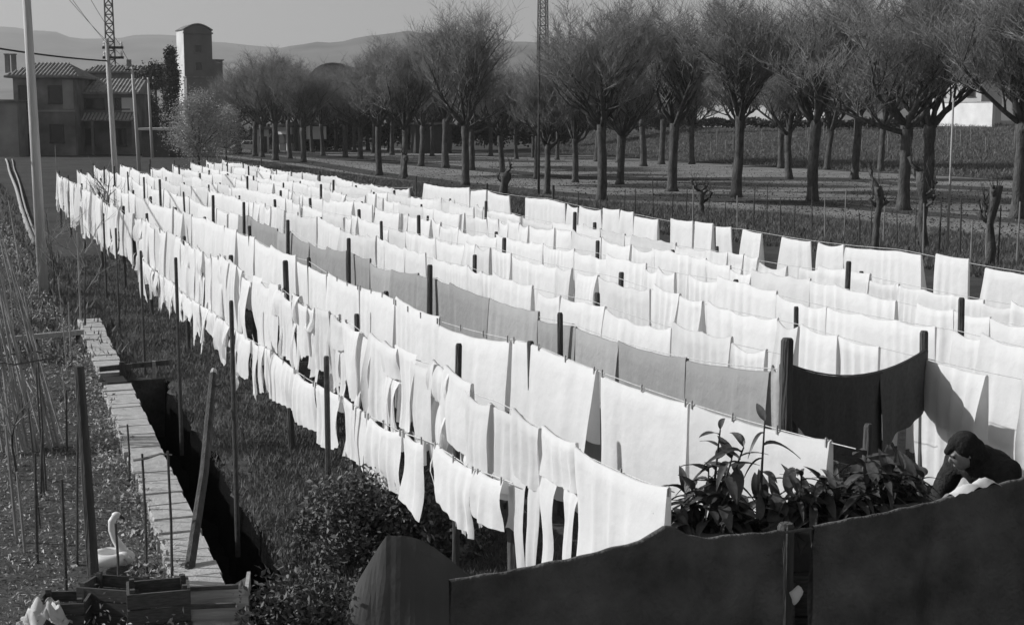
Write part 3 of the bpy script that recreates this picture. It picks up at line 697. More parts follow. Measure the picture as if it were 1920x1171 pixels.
# knotted pollards and stakes along the near edge of the avenue
def pollard(px, py, h, label, seed, r=0.17):
    rg = random.Random(seed); p = at(px, py); t = thing('pollard_stump', label, 'tree stump', (p.x, p.y, 0), 0, 'knotted pollards before the avenue')
    pts, rad = [], []; x = y = 0
    for i in range(8):
        f = i/7; x += rg.uniform(-0.07, 0.07); y += rg.uniform(-0.05, 0.05); pts.append((x, y, -0.2+(h+0.2)*f)); rad.append(r*(1-0.25*f)*(1.0+0.25*rg.random())*(1.5 if i >= 6 else 1))
    MB().tube(pts, rad, 9, True, 0.2, rg).build('trunk', M_bark, t, True)
    for k in range(5):
        i = rg.randint(4, 7); a = rg.uniform(0, 6.28); q = Vector(pts[i]); L = rg.uniform(0.25, 0.6)
        d = Vector((math.cos(a), math.sin(a), 0.7)); e = q + d*L*0.6
        mb = MB().tube([q, e, e+Vector((d.x*0.1, d.y*0.1, L*0.4))], [0.07, 0.05, 0.07], 6, True, 0.2, rg)
        for m_ in range(5):
            c = e + Vector((0, 0, L*0.35)); mb.tube([c, c+Vector((rg.uniform(-0.25, 0.25), rg.uniform(-0.25, 0.25), rg.uniform(0.3, 0.7)))], [0.012, 0.005], 4)
        mb.build('branch_stub', M_bark, t, True)
pollard(948, 385, 1.55, 'thick knotted pollard stump behind the gap in the last sheets', 1, 0.2)
pollard(1640, 478, 2.1, 'crooked pollard stump left of the rightmost sheets', 2, 0.1)
pollard(1735, 470, 2.5, 'tall knotted pollard in front of the right-hand avenue trunks', 3, 0.13)
pollard(1858, 500, 2.3, 'leaning pollard behind the last sheet gap at the far right', 4, 0.13)
pollard(1314, 402, 1.0, 'low bushy pollard stump behind the last washing line', 5, 0.12)
pollard(757, 335, 1.6, 'small pollard stump left of the rounded bare tree', 6, 0.15)
def stake(px, py, h, label, grp, r=0.022, m=M_post, lean=(0, 0), name='vine_stake'):
    p = at(px, py) if isinstance(px, (int, float)) else px
    o = MB().tube([(0, 0, -0.15), (lean[0]*0.5, lean[1]*0.5, h/2), (lean[0], lean[1], h)], [r*1.1, r, r*0.8], 6).build(name, m, None, False, (p.x, p.y, 0))
    return tag(o, label, 'stake', grp)
rg = random.Random(8)
for px in range(1090, 1915, 27):
    x = px + rg.uniform(-9, 9); y = 392 + (px-1090)*0.125 + rg.uniform(-8, 12)
    stake(x, y, rg.uniform(0.9, 1.9), 'thin vine stake in the rough strip behind the last washing line', 'vine stakes behind the laundry', rg.uniform(0.018, 0.03), M_post if rg.random() < 0.7 else M_cane, (rg.uniform(-0.06, 0.06), 0))
for i in range(26):
    px = rg.uniform(1290, 1905); py = rg.uniform(262, 300)
    Y = 130 + (300-py)*1.6; p = at_depth(px, 300, Y); b0 = at(px, 302+(px-1280)*0.058); z = field_z(Y, b0.y)
    o = MB().tube([(0, 0, -0.3), (0, 0, rg.uniform(1.2, 2.0))], 0.04, 5).build('field_stake', M_twig, None, False, (p.x, Y, z)); tag(o, 'dark stake standing in the sloping field', 'stake', 'stakes in the field')

# ------------------------------------------------------------------ washing lines
class Row:
    def __init__(s, o0, posts, z=2.05, sag=0.10, bend=None, zs=None):
        s.o0 = o0; s.posts = posts; s.sag = sag; s.bend = bend or (lambda t: 0.0); s.zs = zs or [z]*len(posts)
    def P(s, t, dz=0.0):
        p = s.posts; i = 0
        while i < len(p)-2 and t > p[i+1]: i += 1
        f = min(1.15, max(-0.15, (t-p[i])/(p[i+1]-p[i])))
        z = s.zs[i] + (s.zs[i+1]-s.zs[i])*f - s.sag*4*f*(1-f)
        return OT(s.o0 + s.bend(t), t, z+dz)
def spaced(t0, t1, step, seed, z=2.05):
    rg = random.Random(seed); n = max(1, round((t1-t0)/step)); ts = [t0+(t1-t0)*i/n + (rg.uniform(-0.35, 0.35) if 0 < i < n else 0) for i in range(n+1)]
    return ts, [z + rg.uniform(-0.07, 0.07) for _ in ts]
def mkrow(o0, t0, t1, step=4.4, seed=0, z=2.05, sag=0.05, bend=None):
    ts, zs = spaced(t0, t1, step, seed, z); return Row(o0, ts, z, sag, bend, zs)

bendA = lambda t: 0.02*max(0, 14-t)
bendD = lambda t: 0.085*max(0, 15.0-t)
ROWS = {
 'A': Row(3.8, [7.34, 10.0, 11.4, 14.2, 17.6, 21.6, 26.0, 31.0, 36.0, 41.5, 47.0, 52.5, 57.2], 2.08, 0.07, bendA, [2.0, 2.05, 2.1, 2.1, 2.1, 2.1, 2.08, 2.1, 2.05, 2.1, 2.1, 2.1, 2.15]),
 'D': mkrow(4.85, 7.7, 60.0, 4.4, 2, 2.1, 0.07, bendD),
 'G': mkrow(6.0, 9.45, 65.0, 4.4, 3, 2.08, 0.09),
 '4': mkrow(7.2, 11.2, 66.6, 4.5, 4),
 '5': mkrow(8.42, 8.6, 66.2, 4.5, 5),
 '6': mkrow(9.6, 7.0, 67.2, 4.5, 6),
 '7': mkrow(10.8, 7.0, 69.5, 4.5, 7),
 '8': mkrow(12.0, 7.5, 72.3, 4.5, 8),
 '9': mkrow(13.1, 41.5, 74.0, 4.5, 9),
 'E': mkrow(14.25, 9.5, 43.0, 4.5, 10, 2.1),
}
ROWS['G'].zs[0] = 2.26
ORD = {'A': 'first', 'D': 'second', 'G': 'third', '4': 'fourth', '5': 'fifth', '6': 'sixth', '7': 'seventh', '8': 'eighth', '9': 'ninth', 'E': 'last'}
LOWROW = Row(3.70, [9.6, 11.3, 14.1, 17.9, 22.0, 26.5, 31.0], 1.3, 0.05, bendA, [1.52, 1.45, 1.32, 1.27, 1.22, 1.22, 1.25])

def panel(mb, row, t0, w, drop, L, rng, amp=0.018, flare=0.0, back=0.0, taper=0.0, nx=10, nz=8, hem=0.05, point=0.0, scallop=0.008, off=0.0, wl=0.2):
    """one hanging piece of cloth along the line from t0, width w, starting drop below the line; wl = wavelength of its folds"""
    ph = [rng.uniform(0, 6.28) for _ in range(6)]; k1 = 6.28/wl*rng.uniform(0.8, 1.2); k2 = k1*rng.uniform(1.7, 2.3); k3 = 6.28/1.3
    npeg = max(1, round(w/0.6)); swing = rng.uniform(-0.02, 0.05); skew = rng.uniform(-0.025, 0.025); bulge = rng.uniform(-0.015, 0.04); yaw = rng.uniform(-0.07, 0.07); slack = rng.uniform(0, 0.02) if rng.random() < 0.6 else rng.uniform(0.02, 0.06); lift = rng.uniform(-0.05, 0.06) if row is not LOWROW else 0.0; tilt = rng.uniform(-0.03, 0.03)
    hl, hm, hr = rng.uniform(-hem, hem), rng.uniform(-hem, hem), rng.uniform(-hem, hem)*1.0
    if off == 0.0: off = rng.uniform(-0.01, 0.035) if row is ROWS['A'] else 0.0
    rows = []
    segs = []
    if back > 0:
        nb = max(2, int(nz*back)); segs += [(-1, back*(nb-j)/nb) for j in range(nb)]
    if back > 0: segs += [(-1, 0.012)]
    segs += [(1, 0.0), (1, 0.012)] + [(1, j/nz) for j in range(1, nz+1)] if drop == 0 else [(1, j/nz) for j in range(nz+1)]
    for (side, f) in segs:
        r = []
        for i in range(nx+1):
            u = i/nx; t = t0 + w*u
            p = row.P(t)
            lw = (u-0.5)*(1 - taper*f) + 0.5
            x = u*w
            edge = math.exp(-min(u, 1-u)*w/0.09)                       # edges curl and gather
            fold = amp*(math.sin(k1*x+ph[0]+f*0.7) + 0.45*math.sin(k2*x+ph[1]-f*1.1))*min(1, 0.18+f*1.1)*(0.55+0.45*math.sin(k3*x+ph[2]+f))
            fold += amp*1.6*edge*min(1, f*1.5)*math.sin(ph[3]+f*2.5)
            tt = t0 + w*lw + f*(skew + (u-0.5)*flare)*w + 0.35*amp*math.cos(k1*x+ph[0])*f
            q = row.P(tt)
            s = f*L*(1 + ((hl*(1-u)**2 + 2*hm*u*(1-u) + hr*u*u) if side > 0 else 0.03) + 0.012*math.sin(k1*x+ph[4])) + (point*L*f*abs(u-0.5)*2 if point else 0)
            z = p.z + (lift + tilt*(u-0.5) if drop == 0 else 0) - drop - s - ((scallop*abs(math.sin(math.pi*u*npeg)) + slack*4*u*(1-u))*(1-f*0.6) if drop == 0 else 0)
            d = fold + swing*f + bulge*math.sin(math.pi*f) + 0.012*math.sin(7*f+3*u*w+ph[5])*f
            if side > 0: d = d + 0.014*min(1, f/0.012) + yaw*(u-0.5)*min(1, f*2.5) + off
            else: d = -abs(d)*0.5 - 0.014*min(1, f/0.012) + off
            r.append((q.x - NX*d, q.y - NY*d, z))
        rows.append(r)
    mb.grid(rows); return mb
def finish(mb, name, m, parent=None, origin=None):
    if origin is not None: mb.v = [(v[0]-origin[0], v[1]-origin[1], v[2]-origin[2]) for v in mb.v]
    return mb.build(name, m, parent, True, None if parent else origin)
def base_of(row, t): p = row.P(t); return Vector((p.x, p.y, 0))
def peg(parent, row, t, origin):
    p = row.P(t) - origin
    MB().box((p.x-NX*0.02, p.y-NY*0.02, p.z-0.015), (0.012, 0.014, 0.065), -ROW_AZ).build('peg', M_palewood, parent)

def hang_sheet(row, t0, w, L, m, label, grp, rng, name='bed_sheet', cat='sheet', pegs=False, **kw):
    org = base_of(row, t0+w/2); mb = MB(); nx = max(8, int(w*(26 if t0 < 22 else 14 if t0 < 40 else 8))); kw.setdefault('back', rng.choice((0.5, 0.7, 0.9))); kw.setdefault('wl', rng.choice((0.22, 0.3, 0.42)))
    panel(mb, row, t0, w, 0.0, L, rng, nx=nx, **kw)
    o = finish(mb, name, m, None, org); tag(o, label, cat, grp)
    if pegs:
        for k in range(max(2, round(w/0.6)+1)):
            peg(o, row, t0+0.03+(w-0.06)*k/max(1, round(w/0.6)), org)
    return o
def hang_shirt(row, t0, m, label, grp, rng, w=0.6, L=0.72, sl=0.5):
    org = base_of(row, t0+w/2); t = thing('shirt', label, 'shirt', org, 0, grp)
    finish(panel(MB(), row, t0, w, 0, L, rng, 0.022, nx=14, nz=8, hem=0.12, back=0.95, wl=0.16), 'body', m, t, org)
    for k, u in enumerate((-0.02, 0.78)):
        finish(panel(MB(), row, t0+w*u, w*0.24, L*0.86, sl*rng.uniform(0.8, 1.2), rng, 0.014, nx=6, nz=7, taper=0.25, off=0.03, wl=0.1, hem=0.1), 'sleeve', m, t, org)
    return t
def hang_drawers(row, t0, m, label, grp, rng, w=0.5, L=0.95):
    org = base_of(row, t0+w/2); t = thing('long_drawers', label, 'trousers', org, 0, grp)
    finish(panel(MB(), row, t0, w, 0, L*0.36, rng, 0.022, nx=12, nz=5, hem=0.02, back=0.9, wl=0.14), 'seat', m, t, org)
    for u in (0.0, 0.53): finish(panel(MB(), row, t0+w*u, w*0.47, L*0.33, L*0.64*rng.uniform(0.92, 1.1), rng, 0.018, nx=8, nz=8, taper=0.35, hem=0.16, wl=0.12), 'leg', m, t, org)
    return t
def hang_apron(row, t0, m, label, grp, rng, w=0.6, L=0.75):
    org = base_of(row, t0+w/2); t = thing('apron', label, 'apron', org, 0, grp)
    finish(panel(MB(), row, t0, w, 0, L, rng, 0.024, nx=14, nz=8, hem=0.1, flare=-0.2, wl=0.17), 'panel', m, t, org)
    for u in (0.08, 0.92):
        a = row.P(t0+w*u) - org; z = a.z-L*0.9; mb = MB(); l = rng.uniform(0.3, 0.55)
        mb.grid([[(a.x-NX*0.05+0.02*math.sin(j*1.3), a.y-NY*0.05, z-l*j/6), (a.x-NX*0.05+0.02*math.sin(j*1.3)+UX*0.03, a.y-NY*0.05+UY*0.03, z-l*j/6)] for j in range(7)])
        mb.build('tie_string', m, t)
    return t

# --- posts and lines
def post(p, h, r, label, grp, m=M_post, lean=0.0, rng=random, name='line_post'):
    b = MB().tube([(0, 0, -0.3), (lean*0.4, 0, h*0.5), (lean, 0, h-0.02), (lean, 0, h)], [r*1.12, r, r*0.92, r*0.7], 8, True, 0.06, rng)
    return tag(b.build(name, m, None, False, (p.x, p.y, 0)), label, 'post', grp)
prng = random.Random(99)
for key, row in ROWS.items():
    n = ORD[key]
    for i, t in enumerate(row.posts):
        p = row.P(t); off = OT(0.10, 0)
        h = row.zs[i] + prng.choice((0.0, 0.03, 0.05, 0.08, 0.15, 0.32)); r = prng.uniform(0.028, 0.042)
        lab = f'dark wooden post carrying the {n} washing line' if key != 'E' else 'dark wooden post carrying the last washing line'
        if key == 'A' and i == 0: continue
        if key == 'A' and i == 1: h, r, lab = 1.62, 0.062, 'short thick post among the hanging legs, just above the dark blanket'
        if key == 'A' and i == 2: h, lab = 2.28, 'tall post at the near end of the front line, left of the short thick post'
        lab += (', ' + nth(i) + ' from its near end') if not (key == 'A' and i < 3) else ''
        if key == 'D': p = p - off*0.6
        if key == 'G': p = p - off*2.1; h += 0.1
        if key == 'G' and i == 0: continue
        if key == '4' and i == 0: continue
        post(p + off, h, r, lab, f'posts of the {n} washing line', lean=prng.uniform(-0.05, 0.05), rng=prng)
    for k in range(1):
        pts = []
        t0, t1 = row.posts[0], row.posts[-1]; N = int((t1-t0)/0.4)
        for i in range(N+1): pts.append(row.P(t0+(t1-t0)*i/N, -0.016))
        tag(MB().tube(pts, 0.004, 4).build('washing_line', M_rope), (f'cord of the {n} washing line counted from the ditch' if key != 'E' else 'cord of the last washing line beside the rough strip'), 'washing line', 'washing line cords')
pts = [LOWROW.P(9.6+21.3*i/24, -0.014) for i in range(25)]
tag(MB().tube(pts, 0.005, 4).build('washing_line', M_rope), 'lower cord strung under the near end of the front line', 'washing line', 'washing line cords')
# thin iron rods in front of the first line
for i, (px, py, h) in enumerate([(445, 990, 2.37), (340, 812, 2.37), (272, 702, 2.05), (224, 612, 2.0), (200, 560, 2.0), (618, 1005, 1.85), (662, 880, 1.1)]):
    post(at(px, py), h, 0.024 if i < 5 else 0.03, ['tall thin iron rod on the grass nearest the leaning post', 'second thin iron rod from the camera on the grass', 'third thin iron rod from the camera on the grass', 'fourth thin iron rod from the camera on the grass', 'farthest thin iron rod on the grass', 'thin post rising from the leafy bush', 'short stub post behind the leafy bush'][i], 'thin rods in front of the first line', M_iron, 0.0, prng, 'iron_rod')

# --- laundry, first line: small garments
rng = random.Random(41)
t = 7.35; idx = 0; cnt = {}
def nl(base_, far_=14):
    cnt[base_] = cnt.get(base_, 0)+1; return base_ + ', ' + nth(cnt[base_]-1) + ' from its near end'
while t < 56.6:
    far = t > 28
    k = rng.random(); m = M_white if rng.random() < 0.75 else M_cream
    row = ROWS['A']; g = 'small laundry on the first line'
    near_low = 9.4 < t < 18.0
    if t < 8.2:
        hang_sheet(row, t, 1.3, 0.95, M_white, 'white sheet at the near end of the front line above the blanket hump', None, rng, pegs=True, hem=0.06); t += 1.32; continue
    if 8.2 <= t < 9.2:
        hang_drawers(row, t, M_white, 'white long drawers with pointed legs right of the short thick post', None, rng, 0.55, 1.0); t += 0.58; continue
    if k < 0.36:
        w = rng.uniform(0.5, 0.68); hang_shirt(row, t, m, nl('white shirt hung by its hem on the first line'), g + ' shirts', rng, w, rng.uniform(0.62, 0.75) if near_low else rng.uniform(0.85, 1.1), rng.uniform(0.3, 0.5))
    elif k < 0.56:
        w = rng.uniform(0.42, 0.52); hang_drawers(row, t, m, nl('white long drawers on the first line'), g + ' drawers', rng, w, rng.uniform(0.75, 0.95) if near_low else rng.uniform(1.1, 1.45))
    elif k < 0.7:
        w = rng.uniform(0.5, 0.7); hang_apron(row, t, m, nl('white apron with dangling strings on the first line'), g + ' aprons', rng, w, rng.uniform(0.65, 0.8) if near_low else rng.uniform(0.85, 1.15))
    else:
        w = rng.uniform(0.4, 0.8) if not far else rng.uniform(0.8, 1.5)
        hang_sheet(row, t, w, rng.uniform(0.65, 0.85) if near_low else rng.uniform(1.0, 1.45), m, nl('plain white cloth on the first line'), g + ' cloths', rng, 'towel', 'towel', hem=0.2, amp=0.026, wl=0.15, pegs=t < 22)
    t += w + (rng.uniform(-0.14, 0.0) if rng.random() < 0.92 else 0.15); idx += 1
for (t0, w, L, lab) in [(9.75, 0.55, 0.36, 'small white cloth on the lower cord beside the short thick post'), (10.35, 0.95, 0.5, 'white cloth with ragged hem on the lower cord, left of the tall near post'), (11.6, 0.55, 0.72, 'narrow white cloth with a patterned hem on the lower cord'), (12.2, 1.05, 0.66, 'white cloth with a hanging corner on the lower cord above the bush'), (13.3, 0.9, 0.55, 'white cloth on the lower cord behind the bush post'), (14.25, 1.1, 0.6, 'white cloth on the lower cord just left of the bush post'), (15.4, 0.92, 0.55, 'slack white cloth in the middle of the lower cord'), (16.35, 1.25, 0.6, 'wide white cloth with a drooping point at the far end of the lower cord')]:
    hang_sheet(LOWROW, t0, w, L, M_white, lab, 'cloths on the lower cord', rng, 'cloth', 'cloth', hem=0.16, amp=0.022, pegs=True, back=0.3, wl=0.2)

t = 17.75; k = 0
while t < 30.6:
    w = rng.uniform(0.22, 0.6); k += 1
    hang_sheet(LOWROW, t, w, rng.uniform(0.3, 0.72), M_white, nth(k-1) + ' small ragged cloth past the wide drooping one on the lower cord', 'small cloths on the lower cord', rng, 'small_cloth', 'cloth', hem=0.3, amp=0.02, back=0.3, wl=0.13, taper=rng.uniform(-0.1, 0.4)); t += w + rng.choice((-0.03, 0.0, 0.02, 0.1))
# --- second line: big sheets at the near end
t = 7.95
nearD = {0: 'white sheet at the near end of the second line, beside the potted plants', 1: 'second white sheet from the near end of the second line', 2: 'third white sheet from the near end of the second line', 3: 'fourth white sheet from the near end of the second line'}
j = 0
while t < 59.6:
    w = rng.uniform(1.25, 1.75) if t < 17 else rng.uniform(1.1, 2.0)
    hang_sheet(ROWS['D'], t, w, rng.uniform(1.25, 1.42) if t < 17 else rng.uniform(1.1, 1.4), M_white if rng.random() < 0.8 else M_cream, nearD.get(j) or nth(j) + ' white sheet from the near end of the second line', None if j in nearD else 'white sheets on the second line', rng, amp=0.014, hem=0.025, pegs=t < 18)
    t += w + rng.choice((0.0, 0.01, 0.03, 0.08)); j += 1
# --- third line: grey sheets, then white
t = 9.62; j = 0
while t < 64.6:
    w = rng.uniform(1.0, 1.6) if t < 33 else rng.uniform(1.3, 2.2)
    grey = t < 31.5
    m = (rng.choice((M_grey, M_grey, M_grey, M_grey, M_lgrey)) if grey else M_white)
    hang_sheet(ROWS['G'], t, w, rng.uniform(1.15, 1.35), m, (nth(j) + ' sheet from the near end of the third line, ' + ('grey, behind the big white ones' if grey else 'white, beyond the grey ones')), 'grey sheets on the third line' if grey else 'white sheets on the third line', rng, amp=0.02, hem=0.03)
    t += w + rng.choice((-0.03, 0.0, 0.0, 0.03)); j += 1
# --- the inner lines
for key, t0 in (('4', 11.5), ('5', 11.3), ('6', 9.0), ('7', 9.5), ('8', 10.5), ('9', 41.8)):
    t = t0 + rng.uniform(0, 0.3); row = ROWS[key]; end = row.posts[-1]-0.3; j = 0
    k = 0
    while t < end:
        narrow = rng.random() < (0.6 if t < 38 else 0.3)
        w = rng.uniform(0.4, 0.85) if narrow else (rng.uniform(1.1, 2.0) if t < 30 else (rng.uniform(1.6, 2.4) if t < 48 else rng.uniform(2.0, 2.8)))
        w = min(w, end-t+0.2); m_ = M_white if rng.random() < 0.78 else M_cream
        if narrow:
            hang_sheet(row, t, w, rng.uniform(0.7, 1.3), m_, nth(k) + f' narrow white towel from the near end of the {ORD[key]} washing line', f'narrow towels on the {ORD[key]} line', rng, 'towel', 'towel', amp=0.032, hem=0.1, flare=rng.uniform(-0.2, 0.15), wl=rng.uniform(0.12, 0.22), scallop=0.03); k += 1
        else:
            hang_sheet(row, t, w, rng.uniform(1.2, 1.6), m_, nth(j) + f' wide white sheet from the near end of the {ORD[key]} washing line', f'white sheets on the {ORD[key]} line', rng, amp=rng.uniform(0.015, 0.038), hem=0.05, flare=rng.uniform(-0.05, 0.16), scallop=0.03, wl=rng.choice((0.16, 0.22, 0.3, 0.42))); j += 1
        t += w + rng.choice((-0.08, -0.03, 0.0, 0.02, 0.06, 0.12)) + (0.3 if rng.random() < 0.07 else 0)
for (t0, w, L, lab) in [(8.75, 0.75, 0.95, 'white cloth at the right edge behind the stooping person'), (9.95, 0.95, 1.15, 'pleated white sheet between the dark blanket and the stooping person')]:
    hang_sheet(ROWS['5'], t0, w, L, M_white, lab, None, rng, amp=0.035, hem=0.04, wl=0.2)
# --- last line: separate sheets standing out against the strip behind
def t_on(px, o):
    k = (px-CX)/FPX; s = 1/math.cos(PITCH)          # ground bearing of an image column near eye level
    bx = k*s*0.985; Y = o/(NX*bx+NY); return Y*(UX*bx+UY)
edges = [(795, 880), (883, 912), (915, 955), (986, 1060), (1065, 1084), (1088, 1128), (1132, 1163), (1166, 1189), (1192, 1236), (1260, 1302), (1306, 1340), (1346, 1374), (1397, 1432), (1471, 1525), (1540, 1588), (1592, 1735), (1763, 1826), (1858, 1960)]
for i, (xa, xb) in enumerate(edges):
    ta, tb = t_on(xb, 14.25), t_on(xa, 14.25)
    lab = {17: 'white sheet cut by the right edge on the last line', 16: 'narrow white sheet standing alone, right of the widest sheet on the last line', 15: 'widest white sheet on the last line, below the pollards', 13: 'white sheet alone between two gaps, left of the widest last-line sheets', 12: 'small white sheet between two wide gaps on the last line', 0: 'white sheet at the far end of the last line'}.get(i) or nth(17-i) + ' white sheet from the right on the last line, against the rough strip'
    hang_sheet(ROWS['E'], ta, max(0.3, tb-ta), rng.uniform(1.2, 1.5), M_white, lab, 'white sheets on the last line', rng, amp=0.022, flare=rng.uniform(0.1, 0.3), hem=0.03)

# --- dark cloth hung across the ends of the lines
class CrossRow(Row):
    def __init__(s, a, b, z0, z1, sag): s.a, s.b, s.z0, s.z1, s.sag2 = a, b, z0, z1, sag
    def P(s, t, dz=0.0):
        p = s.a.lerp(s.b, t); p.z = s.z0+(s.z1-s.z0)*t - s.sag2*4*t*(1-t) + dz; return p
ca, cb = OT(6.06, 9.42, 2.26), OT(8.42, 10.8, 2.0)
def hang_cross(a, b, z0, z1, sag, u0, u1, L, m, name, label, cat, grp=None, bscale=1.0, ltab=None, nx=24, back=0.6, bumps=None):
    a, b = Vector((a.x, a.y, 0)), Vector((b.x, b.y, 0)); d = (b-a).normalized(); nrm = Vector((d.y, -d.x, 0)); rg = random.Random(label)
    org = a.lerp(b, (u0+u1)/2); rows = []; ph = rg.uniform(0, 6)
    nz = 9; prof = [(-1, back*(4-j)/4) for j in range(4)] + [(-0.5, -0.012), (0.4, -0.012)] + [(1, j/nz) for j in range(nz+1)]
    for (side, f) in prof:
        r = []
        for i in range(nx+1):
            u = u0+(u1-u0)*i/nx; p = a.lerp(b, u); z = z0+(z1-z0)*u - sag*4*u*(1-u) + (bumps(u) if bumps else 0)
            Lu = L if ltab is None else np.interp(i/nx, [q[0] for q in ltab], [q[1] for q in ltab])
            ff = max(f, 0); w = 0.018*min(1, ff*3)*bscale*(math.sin(u*23+ph+ff*1.5)+0.6*math.sin(u*51+ph*2-ff)+0.5*math.sin(u*9+ff*3)) + 0.02 + 0.02*bscale*max(0, ff-0.1)
            o = p + nrm*(w*(1 if side > 0 else -1) if abs(side) == 1 else 0.02*side)
            r.append((o.x-org.x, o.y-org.y, z-(ff*Lu if f >= 0 else -0.012)))
        rows.append(r)
    o = MB().grid(rows).build(name, m, None, True, org); return tag(o, label, cat, grp)
hang_cross(ca, cb, 2.26, 2.04, 0.16, 0.0, 0.63, 0.9, M_dark2, 'dark_blanket', 'charcoal blanket sagging between two posts before the white sheets', 'blanket', ltab=[(0, 0.40), (0.22, 0.62), (0.6, 0.74), (1, 0.78)])
hang_cross(ca, cb, 2.26, 2.04, 0.16, 0.61, 1.0, 0.8, mat('slate_cloth', 0.11, 0.15, 25.0, 0.95, 0.3, 140, spec=0.1), 'dark_blanket', 'slightly lighter slate blanket hung beside the charcoal one', 'blanket', ltab=[(0, 0.74), (0.4, 0.60), (1, 0.56)])
post(ca + OT(-0.06, -0.03), 2.5, 0.055, 'stout dark post at the left end of the charcoal blanket', 'posts of the cross line', rng=prng)
post(cb + OT(0.05, 0.03), 2.22, 0.045, 'dark post at the right end of the slate blanket', 'posts of the cross line', lean=-0.05, rng=prng)
tag(MB().tube([CrossRow(Vector((ca.x, ca.y, 0)), Vector((cb.x, cb.y, 0)), 2.26, 2.04, 0.16).P(i/12, 0.02) for i in range(13)], 0.007, 4).build('washing_line', M_cord), 'cord carrying the charcoal and slate blankets', 'washing line', 'washing line cords')
post(at(1686, 945), 1.0, 0.05, 'short grey post behind the potted plants under the slate blanket', None, M_palewood, 0, prng)
# grey narrow cloths at the near end of the grey line
for (u0, lab) in ((0.0, 'narrow pale grey cloth between the last grey sheet and the stout post'),):
    hang_sheet(ROWS['G'], 9.47, 0.12, 1.0, M_lgrey, lab, None, rng, 'cloth', 'cloth', amp=0.02)

# ------------------------------------------------------------------ foreground: terrace, dark blankets, plants, person
FA = at(843, 1091, 1.93); FB = at(1920, 899, 1.93); FD = (FB-FA).normalized(); FNRM = Vector((-FD.y, FD.x, 0))   # away from camera
def on_line(px):
    k = (px-CX)/FPX; bx = k/math.cos(PITCH)
    # intersect the bearing with the line FA..FB, refined on the real projection
    lo, hi = -0.2, 1.6
    for _ in range(40):
        u = (lo+hi)/2; p = FA.lerp(FB, u); w = p.y*math.cos(PITCH)-(1.93-CAM_H)*math.sin(PITCH)
        if CX+FPX*p.x/w < px: lo = u
        else: hi = u
    return (lo+hi)/2
def z_on(px, py):
    u = on_line(px); p = FA.lerp(FB, u); return u, at_depth(px, py, p.y).z
TOP = [z_on(*q) for q in [(843, 1092), (1000, 1065), (1130, 1036), (1200, 1017), (1225, 1000), (1245, 990), (1262, 992), (1290, 1006), (1320, 1011), (1400, 1004), (1466, 997), (1525, 988), (1600, 975), (1700, 955), (1800, 930), (1920, 898)]]
TU, TZ = [q[0] for q in TOP], [q[1] for q in TOP]
def topz(u): return float(np.interp(u, TU, TZ)) + 0.003*math.sin(u*61) + 0.0025*math.sin(u*137+1) + (0.0 if u <= TU[-1] else 0.01)
def fore_blanket(u0, u1, label, nx):
    hang_cross(FA, FB, 0, 0, 0, u0, u1, 1.22, M_dark, 'dark_blanket', label, 'blanket', nx=nx*2, bumps=topz, back=0.8, bscale=2.0)
uG0, uG1 = on_line(1468), on_line(1524)
fore_blanket(0.0, uG0, 'large black blanket with a humped top edge in the foreground, left of the gap', 60)
fore_blanket(uG1, 1.35, 'large black blanket at the lower right corner, right of the gap', 50)
tag(MB().tube([(lambda p, u: (p.x, p.y, topz(u)-0.005))(FA.lerp(FB, u), u) for u in np.linspace(0.03, 1.45, 60)], 0.008, 5).build('washing_line', M_cord), 'cord under the two large black foreground blankets', 'washing line', 'washing line cords')
gp = FA.lerp(FB, (uG0+uG1)/2) + FNRM*0.10
post(gp, topz((uG0+uG1)/2)+0.01, 0.055, 'dark post in the gap between the two black foreground blankets', 'posts of the foreground line', rng=prng)
for u, s in ((0.05, -0.03), (1.45, 0.15)):
    post(FA.lerp(FB, u) + FNRM*(0.09 if u < 1 else 0), topz(u)+s, 0.045, ('post behind the left corner of the humped black blanket' if u < 1 else 'post past the right end of the foreground blanket line'), 'posts of the foreground line', rng=prng)
rgk = random.Random(3); q = gp - FNRM*0.2 - FD*0.085
rag = MB().ell((0, 0, 0), (0.035, 0.03, 0.05), 10, 8); rag.v = [(x*(1+0.25*math.sin(z*70)), y, z + 0.012*math.sin(x*90)) for x, y, z in rag.v]
tag(rag.build('tied_rag', M_white, None, True, (q.x, q.y, at_depth(1453, 1115, q.y).z)), 'small pale rag tied at the gap between the black blankets', 'rag')
TER = 0.56
ta_, tb_ = FA - FD*2.2 - FNRM*3.5, FB + FD*3.0 - FNRM*3.5
mb = MB(); w_ = 3.5+0.95
p4 = [FA-FNRM*3.2+FD*0.05, FB+FD*3-FNRM*3.2, FB+FD*3+FNRM*1.5, FA+FD*0.05+FNRM*0.5]
mb.v = [(p.x, p.y, 0.0-0.2) for p in p4] + [(p.x, p.y, TER) for p in p4]; mb.f = [(3, 2, 1, 0), (4, 5, 6, 7), (0, 1, 5, 4), (1, 2, 6, 5), (2, 3, 7, 6), (3, 0, 4, 7)]
structure('terrace', mb, M_concrete)

